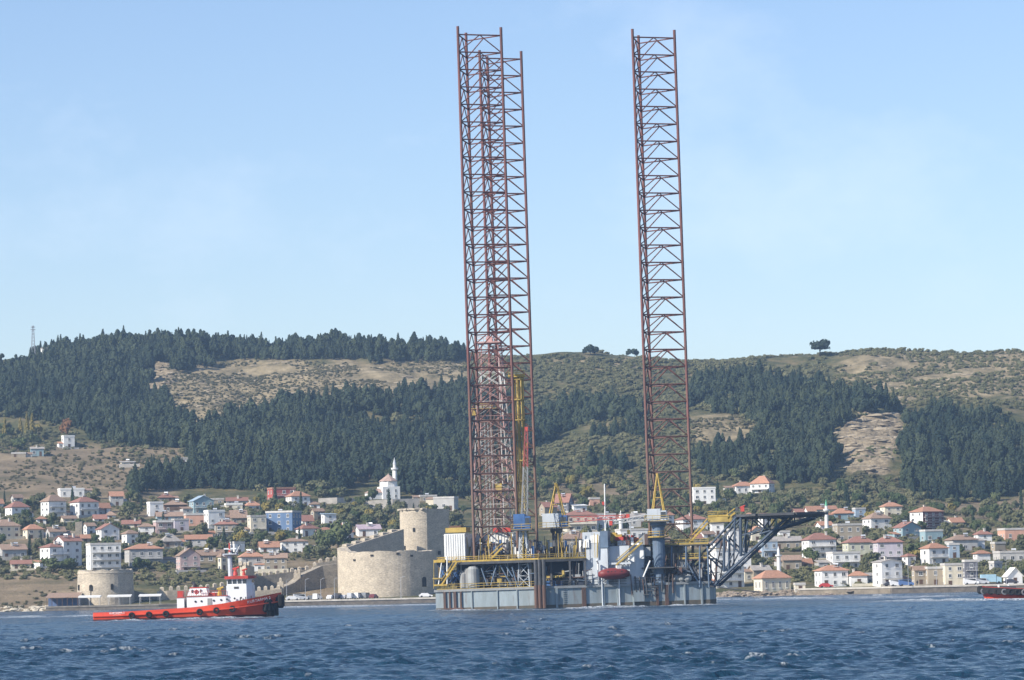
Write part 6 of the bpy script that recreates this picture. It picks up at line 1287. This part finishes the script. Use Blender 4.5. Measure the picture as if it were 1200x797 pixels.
FLABEL = {'left': 'tall dark conifer in the wood above the grassy field', 'crest': 'dark conifer on the crest above the bare tan slope',
 'lower': 'slim dark conifer in the wood above the white mosque', 'middle': 'dark conifer on the slope behind the lattice legs',
 'right': 'slim dark conifer in the wood beside the rock face', 'far': 'dark conifer in the wood below the bare scrubby hilltop'}
FGROUP = {'left': 'conifers above the dry field', 'crest': 'conifers on the hill crest', 'lower': 'conifers above the mosque', 'middle': 'conifers behind the lattice legs', 'right': 'conifers beside the rock face', 'far': 'conifers below the scrubby hilltop'}
FDENS = {'left': 3.9, 'crest': 4.2, 'lower': 3.7, 'middle': 4.1, 'right': 3.8, 'far': 3.9}
def rounded(seed, n=34):
    m = broad(seed, n=n, lobes=3, flat=1.0, s=0.30); m.v = [(x * .30, y * .30, .52 + z * .46) for x, y, z in m.v]; return m
con_m = [conifer(100 + k, wid=w, n=n_, power=p_) for k, (w, n_, p_) in enumerate([(0.21, 60, .7), (0.27, 66, .6), (0.18, 54, .8), (0.33, 70, .5), (0.24, 60, .6)])] + [rounded(250 + k, 70) for k in range(2)] + [conifer(260 + k, wid=.15 + .03 * k, n=56, power=.75, jag=.4) for k in range(2)]
con_me = [m.mesh('conifer_crown', F_CON) for m in con_m]
trunk_me = MB().tube((0, 0, -0.06), (0, 0, 0.3), 0.022, 6, 0.015).mesh('trunk', M_BARK)
CROWNS = {}
def tree(name, label, cat, group, loc, me, s, sz, crown_z=0.0, tz=None, trunk=None):
    t = empty(name, loc); tag(t, label, cat, group)
    c = obj('crown', me, t, (0, 0, crown_z), random.random() * 6.28); c.scale = (s, s, sz)
    k = obj('trunk', trunk or trunk_me, t); ts = tz if tz else sz; k.scale = (ts, ts, ts)
    CROWNS.setdefault(me.name, c); return t
def sample(poly, spacing, seed, jitter=0.0):
    """evenly spread ground points inside a picture-space outline of a wood"""
    g = np.random.default_rng(seed); D = [drop(x, y) for x, y in poly]
    xs = [d.x for d in D]; ys = [d.y for d in D]; x0, x1, y0, y1 = min(xs) - 30, max(xs) + 30, max(1152, min(ys) - 60), min(2235, max(ys) + 60)
    gx, gy = np.meshgrid(np.arange(x0, x1, spacing), np.arange(y0, y1, spacing)); gx = gx + (g.random(gx.shape) - .5) * spacing * .95; gy = gy + (g.random(gy.shape) - .5) * spacing * .95
    gx, gy = gx.ravel(), gy.ravel(); z = H(gx, gy); px, py = project(np.stack([gx, gy, z], -1))
    j = 15 * fbm(gx / 26, gy / 26, seed, 4); k = inpoly(px + j, py + j * .6, poly)
    return np.stack([gx, gy, z], -1)[k]
allp = []; wood = []
for key, poly in FOREST.items():
    P = sample(poly, FDENS[key], len(key) + 31)
    g = np.random.default_rng(5); keep = fbm(P[:, 0] / 40, P[:, 1] / 40, 77, 3) > {'left': -.5, 'crest': -.5, 'lower': -.32, 'middle': -.08, 'right': -.22, 'far': -.26}[key]
    P = P[keep]
    hts = np.clip(g.normal(7.6, 2.2, len(P)), 3.5, 13.5) * (1 + 0.35 * fbm(P[:, 0] / 50, P[:, 1] / 50, 15, 2))
    if key == 'crest': hts *= 1.12
    allp.append((key, P, hts)); wood.append(len(P))
# the trees that show largest stand alone: along the fronts of the woods and on the skyline
n_ind = {'left': 60, 'crest': 60, 'lower': 70, 'middle': 30, 'right': 40, 'far': 40}
SP = []; SH = []
for key, P, hts in allp:
    px, py = project(P); score = hts / P[:, 1]
    colb = np.floor(px / 9).astype(int); front = np.zeros(len(P))
    for c in np.unique(colb):
        I = np.nonzero(colb == c)[0]; o = I[np.argsort(-py[I])]; front[o[:3]] = 3 - np.arange(min(3, len(o)))
        if key in ('crest', 'left'): front[o[-2:]] = 4
    sel = np.argsort(-(front + score * 60))[:n_ind[key]]
    for i in sel:
        h = float(hts[i]); tree('conifer', FLABEL[key], 'conifer', FGROUP[key], P[i], con_me[i % len(con_me)], h * 1.02, h)
    rest = np.setdiff1d(np.arange(len(P)), sel); SP.append(P[rest]); SH.append(hts[rest])
SP = np.concatenate(SP); SH = np.concatenate(SH)
scatter('conifer_wood', 'dense dark conifer wood covering the hillside', [CROWNS[m.name] for m in con_me], SP, SH * rng.uniform(.85, 1.15, len(SH)), SH, F_CON, 8)

led = MB(); lg_ = random.Random(12)
for poly, n_, sz in (([(190, 430), (430, 424), (540, 424), (540, 450), (300, 484), (215, 508)], 150, (.5, 1.6)), ([(985, 422), (1060, 412), (1240, 412), (1240, 460), (1060, 470)], 70, (.5, 1.5)), (CLIFFS[0], 130, (.6, 2.0)), (CLIFFS[1], 40, (.6, 1.8))):
    P = sample(poly, 4.0, n_); P = P[np.random.default_rng(n_).permutation(len(P))[:n_]]
    for p in P:
        r = rock_mesh(lg_.random()); s = lg_.uniform(*sz); a = lg_.uniform(-.3, .3); ca, sa = math.cos(a), math.sin(a); ln = lg_.uniform(1.2, 3.2)
        led.add([(p[0] + (v[0] * ca * ln - v[1] * sa) * s, p[1] + (v[0] * sa * ln + v[1] * ca) * s, p[2] - .3 * s + v[2] * s * .8) for v in r.v], r.f)
tag(led.build('rock_ledges', mat('pale_ledge', (0.40, 0.335, 0.235), .95, .3, .4, c2=(.22, .18, .13))), 'pale rock ledges breaking through the bare slopes', kind='stuff')
# trees among the houses, each one a thing
br_me = {k: [broad(500 + 10 * j + i, n=150, lobes=6, flat=f_, s=0.15).mesh('tree_crown', mm) for i in range(3)] for j, (k, f_, mm) in
         enumerate([('olive', .8, F_OLI), ('green', .9, F_GRN), ('yellow', .95, F_YEL), ('rust', 1.1, F_RUS)])}
btrunk = MB().tube((0, 0, -0.3), (0, 0, 0.5), 0.075, 7, 0.05).tube((0, 0, 0.4), (0.22, 0.05, 0.85), 0.045, 5, 0.02).tube((0, 0, 0.45), (-0.18, -0.1, 0.9), 0.04, 5, 0.02).mesh('trunk', M_BARK)
VLAB = {'olive': 'olive grey bushy tree among the village houses', 'green': 'round dark green tree among the village houses', 'yellow': 'yellowing leafy tree among the village houses',
        'cypress': 'narrow dark cypress among the village houses'}
cyp_me = [conifer(700 + k, wid=0.12, n=60, base=0.04, power=0.55, jag=.2).mesh('cypress_crown', F_CYP) for k in range(2)]
def broadtree(kind, loc, h, wid=None, label=None, group=None, name=None, cat='tree'):
    wid = wid or h * 0.42; me = random.choice(br_me[kind])
    return tree(name or (kind + '_tree'), label or VLAB[kind], cat, group or (kind + ' trees among the village houses'), loc, me, wid, h * 0.50, h * 0.50, h * 0.65, btrunk)
VPOLY = [[(-60, 588), (150, 586), (230, 590), (400, 585), (540, 592), (540, 625), (400, 650), (200, 684), (90, 668), (-60, 668)],
         [(640, 594), (900, 588), (1260, 600), (1260, 682), (1060, 680), (940, 680), (830, 684), (700, 650)],
         [(560, 556), (760, 560), (1000, 566), (1100, 592), (1000, 600), (800, 592), (560, 590)], [(-40, 500), (60, 505), (60, 530), (-40, 530)]]
rects = np.array(HOUSE_RECTS)
g = random.Random(21)
for vi, poly in enumerate(VPOLY):
    placed = 0
    pts_ = sample(poly, [5.8, 5.8, 8.0, 8.0][vi], 900 + vi); pts_ = pts_[np.random.default_rng(vi).permutation(len(pts_))]
    for p in pts_:
        kind = g.choices(['olive', 'green', 'yellow', 'cypress'], [5, 3.4, 0.6, 0.7])[0]
        h = g.uniform(3.6, 7.5) if vi < 2 else g.uniform(4.5, 8.0)
        if kind == 'cypress': h *= 1.35
        w = h * (0.42 if kind != 'cypress' else 0.12)
        px, py = project([p]); px, py = px[0], py[0]; k = FPX / p[1]
        x0, x1, y0, y1 = px - w * k, px + w * k, py - h * k * 0.95, py
        ox = np.minimum(x1, rects[:, 1]) - np.maximum(x0, rects[:, 0]); oy = np.minimum(y1, rects[:, 3]) - np.maximum(y0, rects[:, 2])
        infront = rects[:, 4] > p[1] - 2.0
        inside = (np.abs(rects[:, 4] + 5 - p[1]) < 8) & (ox > 0)
        ar = np.clip(ox, 0, None) * np.clip(oy, 0, None)
        bad = (infront & (ar > 0.22 * (rects[:, 1] - rects[:, 0]) * (rects[:, 3] - rects[:, 2]))) | inside
        if bad.any() or placed > (300, 300, 110, 40)[vi]: continue
        placed += 1
        q_ = min(HOUSE_NEAR, key=lambda q: (q[0] - px) ** 2 + 4 * (q[1] - py) ** 2); rel = 'beside' if abs(q_[1] - py) < 5 else ('behind' if py < q_[1] else 'in front of')
        lab = VLAB[kind].replace(' among the village houses', '') + ' ' + rel + ' the ' + ' '.join(short_ref(q_[2]).split()[:9])
        if len(lab.split()) > 16: lab = VLAB[kind]
        if kind == 'cypress': tree('cypress_tree', lab, 'cypress', 'cypresses among the village houses', p, g.choice(cyp_me), h, h)
        else: broadtree(kind, p, h, h * g.uniform(.36, .5), lab)
# single trees one can find
D_ = lambda px, py: drop(px, py)
p = drop(961, 418, 1900, 2200); um_ = broad(801, n=300, lobes=7, flat=0.8, s=0.14); um_.v = [(x, y, z if z > 0 else z * .3) for x, y, z in um_.v]; um = um_.mesh('umbrella_crown', F_CON)
tree('umbrella_pine', 'umbrella pine standing alone on the ridge', 'pine', None, p, um, 7.0, 7.2, 5.0, 7.0, btrunk)
p = drop(78, 512); broadtree('rust', p, 9.5, 3.6, 'rust brown tree beside the white house at the wood edge', 'rust coloured trees', 'autumn_tree')
pop_me = conifer(810, wid=0.15, n=60, base=.08, power=.5).mesh('poplar_crown', F_YEL)
for x in (24, 32, 38, 6): tree('poplar_tree', 'yellow slender poplar at the edge of the dry field', 'poplar', 'yellow poplars by the dry field', drop(x, 514), pop_me, 9.5, 10.5 + x % 3)
broadtree('green', drop(22, 530), 7.5, 4.6, 'dense round green tree at the foot of the yellow poplars', None, 'round_tree')
broadtree('green', drop(396, 648), 13.5, 6.2, 'large dark spreading tree beside the round castle wall', None, 'spreading_tree')
broadtree('green', drop(382, 652), 11.5, 4.6, 'dark leafy tree next to the large spreading tree by the castle', None, 'leafy_tree')
broadtree('olive', drop(374, 582), 9.0, 7.0, 'broad olive green tree at the wood edge above the long white wall', None, 'broad_tree')
broadtree('yellow', drop(1073, 660), 5.2, 3.2, 'lime yellow tree next to the white house with glazed lower floor', None, 'lime_tree')
broadtree('olive', drop(430, 612), 9.0, 6.5, 'wide olive tree on the slope under the white mosque', None, 'wide_tree')
broadtree('olive', drop(406, 606), 7.5, 5.0, 'grey leafless looking tree beside the wide olive tree under the mosque', None, 'grey_tree')
broadtree('green', drop(62, 672), 6.5, 5.2, 'dark bush like tree at the top of the grassy bank', None, 'bank_tree')
broadtree('green', drop(78, 671), 6.0, 4.6, 'rounded tree between the grassy bank and the round tower', None, 'tower_tree')
for x, y, h in ((686, 416, 6), (692, 416, 8), (698, 416, 6.5), (737, 418, 6), (744, 418, 6.5), (2, 416, 5)):
    tree('skyline_tree', 'small dark tree standing on the skyline', 'tree', 'lone trees on the skyline', drop(x, y, 1900, 2200), con_me[5 + int(h * 2) % 2], h * 1.25, h, -.1 * h)

# scrub and low bushes over the open slopes
def scrub(name, label, poly, spacing, thr, seed, size, material):
    P = sample(poly, spacing, seed); nz = fbm(P[:, 0] / 26, P[:, 1] / 34, seed + 3, 4); P = P[nz > thr]
    g = np.random.default_rng(seed); S = g.uniform(size[0], size[1], len(P)) * g.uniform(.7, 1.2, len(P)); P[:, 2] += S * 0.25
    return scatter(name, label, [CROWNS[m.name] for m in br_me['olive'] + br_me['green'] if m.name in CROWNS], P, S, S * g.uniform(.6, .95, len(P)), material, seed)
scrub('scrub', 'low grey green scrub dotted over the bare tan slope', [(180, 424), (548, 418), (548, 462), (440, 470), (290, 494), (215, 515), (195, 480)], 2.9, -0.16, 401, (0.35, 1.4), F_SCR)
scrub('scrub', 'low scrub scattered over the bare scrubby hilltop', [(960, 418), (1020, 410), (1420, 403), (1420, 500), (1120, 474), (1050, 482), (960, 456)], 3.6, -0.12, 402, (0.5, 2.2), F_OLI)
scrub('scrub', 'green bushes thick on the hill behind the lattice legs', [(550, 418), (800, 420), (960, 416), (985, 456), (960, 462), (870, 450), (815, 456), (806, 480), (756, 486), (640, 472), (550, 464)], 3.7, -0.30, 403, (0.8, 2.7), F_OLI)
scrub('scrub', 'olive bushes between the middle wood and the village', [(550, 545), (640, 545), (700, 552), (800, 520), (850, 520), (880, 560), (1000, 560), (1100, 590), (1040, 600), (880, 590), (640, 592), (550, 590)], 4.4, -0.22, 404, (0.9, 3.0), F_OLI)
scrub('scrub', 'grey bushes below the tan rock face', [(985, 556), (1060, 560), (1060, 590), (985, 586)], 4.0, -0.3, 405, (1.0, 2.6), F_SCR)
for k_, pl_ in (('right', FOREST['right']), ('far', FOREST['far']), ('lower', FOREST['lower']), ('left', FOREST['left'])): scrub('scrub', {'right': 'olive scrub between the conifers beside the rock face', 'far': 'olive scrub between the conifers below the scrubby hilltop', 'lower': 'olive scrub between the conifers above the mosque', 'left': 'olive scrub between the conifers above the dry field'}[k_], pl_, 5.0 if k_ in ('right', 'far') else 6.5, -0.12 if k_ in ('right', 'far') else -0.02, 420 + len(k_), (1.4, 3.6), F_OLI)
scrub('scrub', 'dark bushes filling the gaps in the middle wood', [(556, 462), (640, 470), (756, 484), (806, 478), (812, 560), (700, 558), (556, 558)], 3.9, -0.26, 412, (0.8, 2.8), F_OLI)
scrub('scrub', 'grey scrub on the small tan clearing above the villa', [(800, 486), (895, 482), (897, 526), (800, 526)], 2.9, -0.12, 413, (0.4, 1.7), F_SCR)
scrub('scrub', 'sparse bushes clinging to the tan rock face', [(975, 490), (1064, 480), (1064, 570), (975, 572)], 4.5, 0.12, 411, (0.6, 1.8), F_GRN)
scrub('scrub', 'low shrubs on the grassy bank by the beach', [(-160, 676), (88, 672), (88, 716), (-160, 722)], 5.0, 0.10, 406, (0.5, 1.3), F_SCR)
scrub('scrub', 'sparse bushes on the dry field next to the wood', [(-160, 515), (220, 530), (150, 560), (215, 580), (-160, 588)], 4.5, 0.08, 407, (0.4, 1.5), F_SCR)
scrub('scrub', 'garden shrubs between the village houses', [(-160, 592), (150, 588), (380, 590), (540, 600), (540, 640), (380, 660), (200, 690), (-160, 668)], 3.9, -0.12, 408, (0.8, 2.3), F_OLI)
scrub('scrub', 'garden shrubs between the houses above the promenade', [(640, 592), (900, 592), (1100, 600), (1420, 600), (1420, 684), (1100, 684), (900, 684), (700, 660)], 3.7, -0.16, 409, (0.8, 2.3), F_OLI)
scrub('scrub', 'undergrowth at the foot of the wood by the poplars', [(-160, 484), (60, 492), (115, 518), (225, 520), (225, 534), (-160, 528)], 4.5, -0.1, 410, (0.9, 2.2), F_OLI)
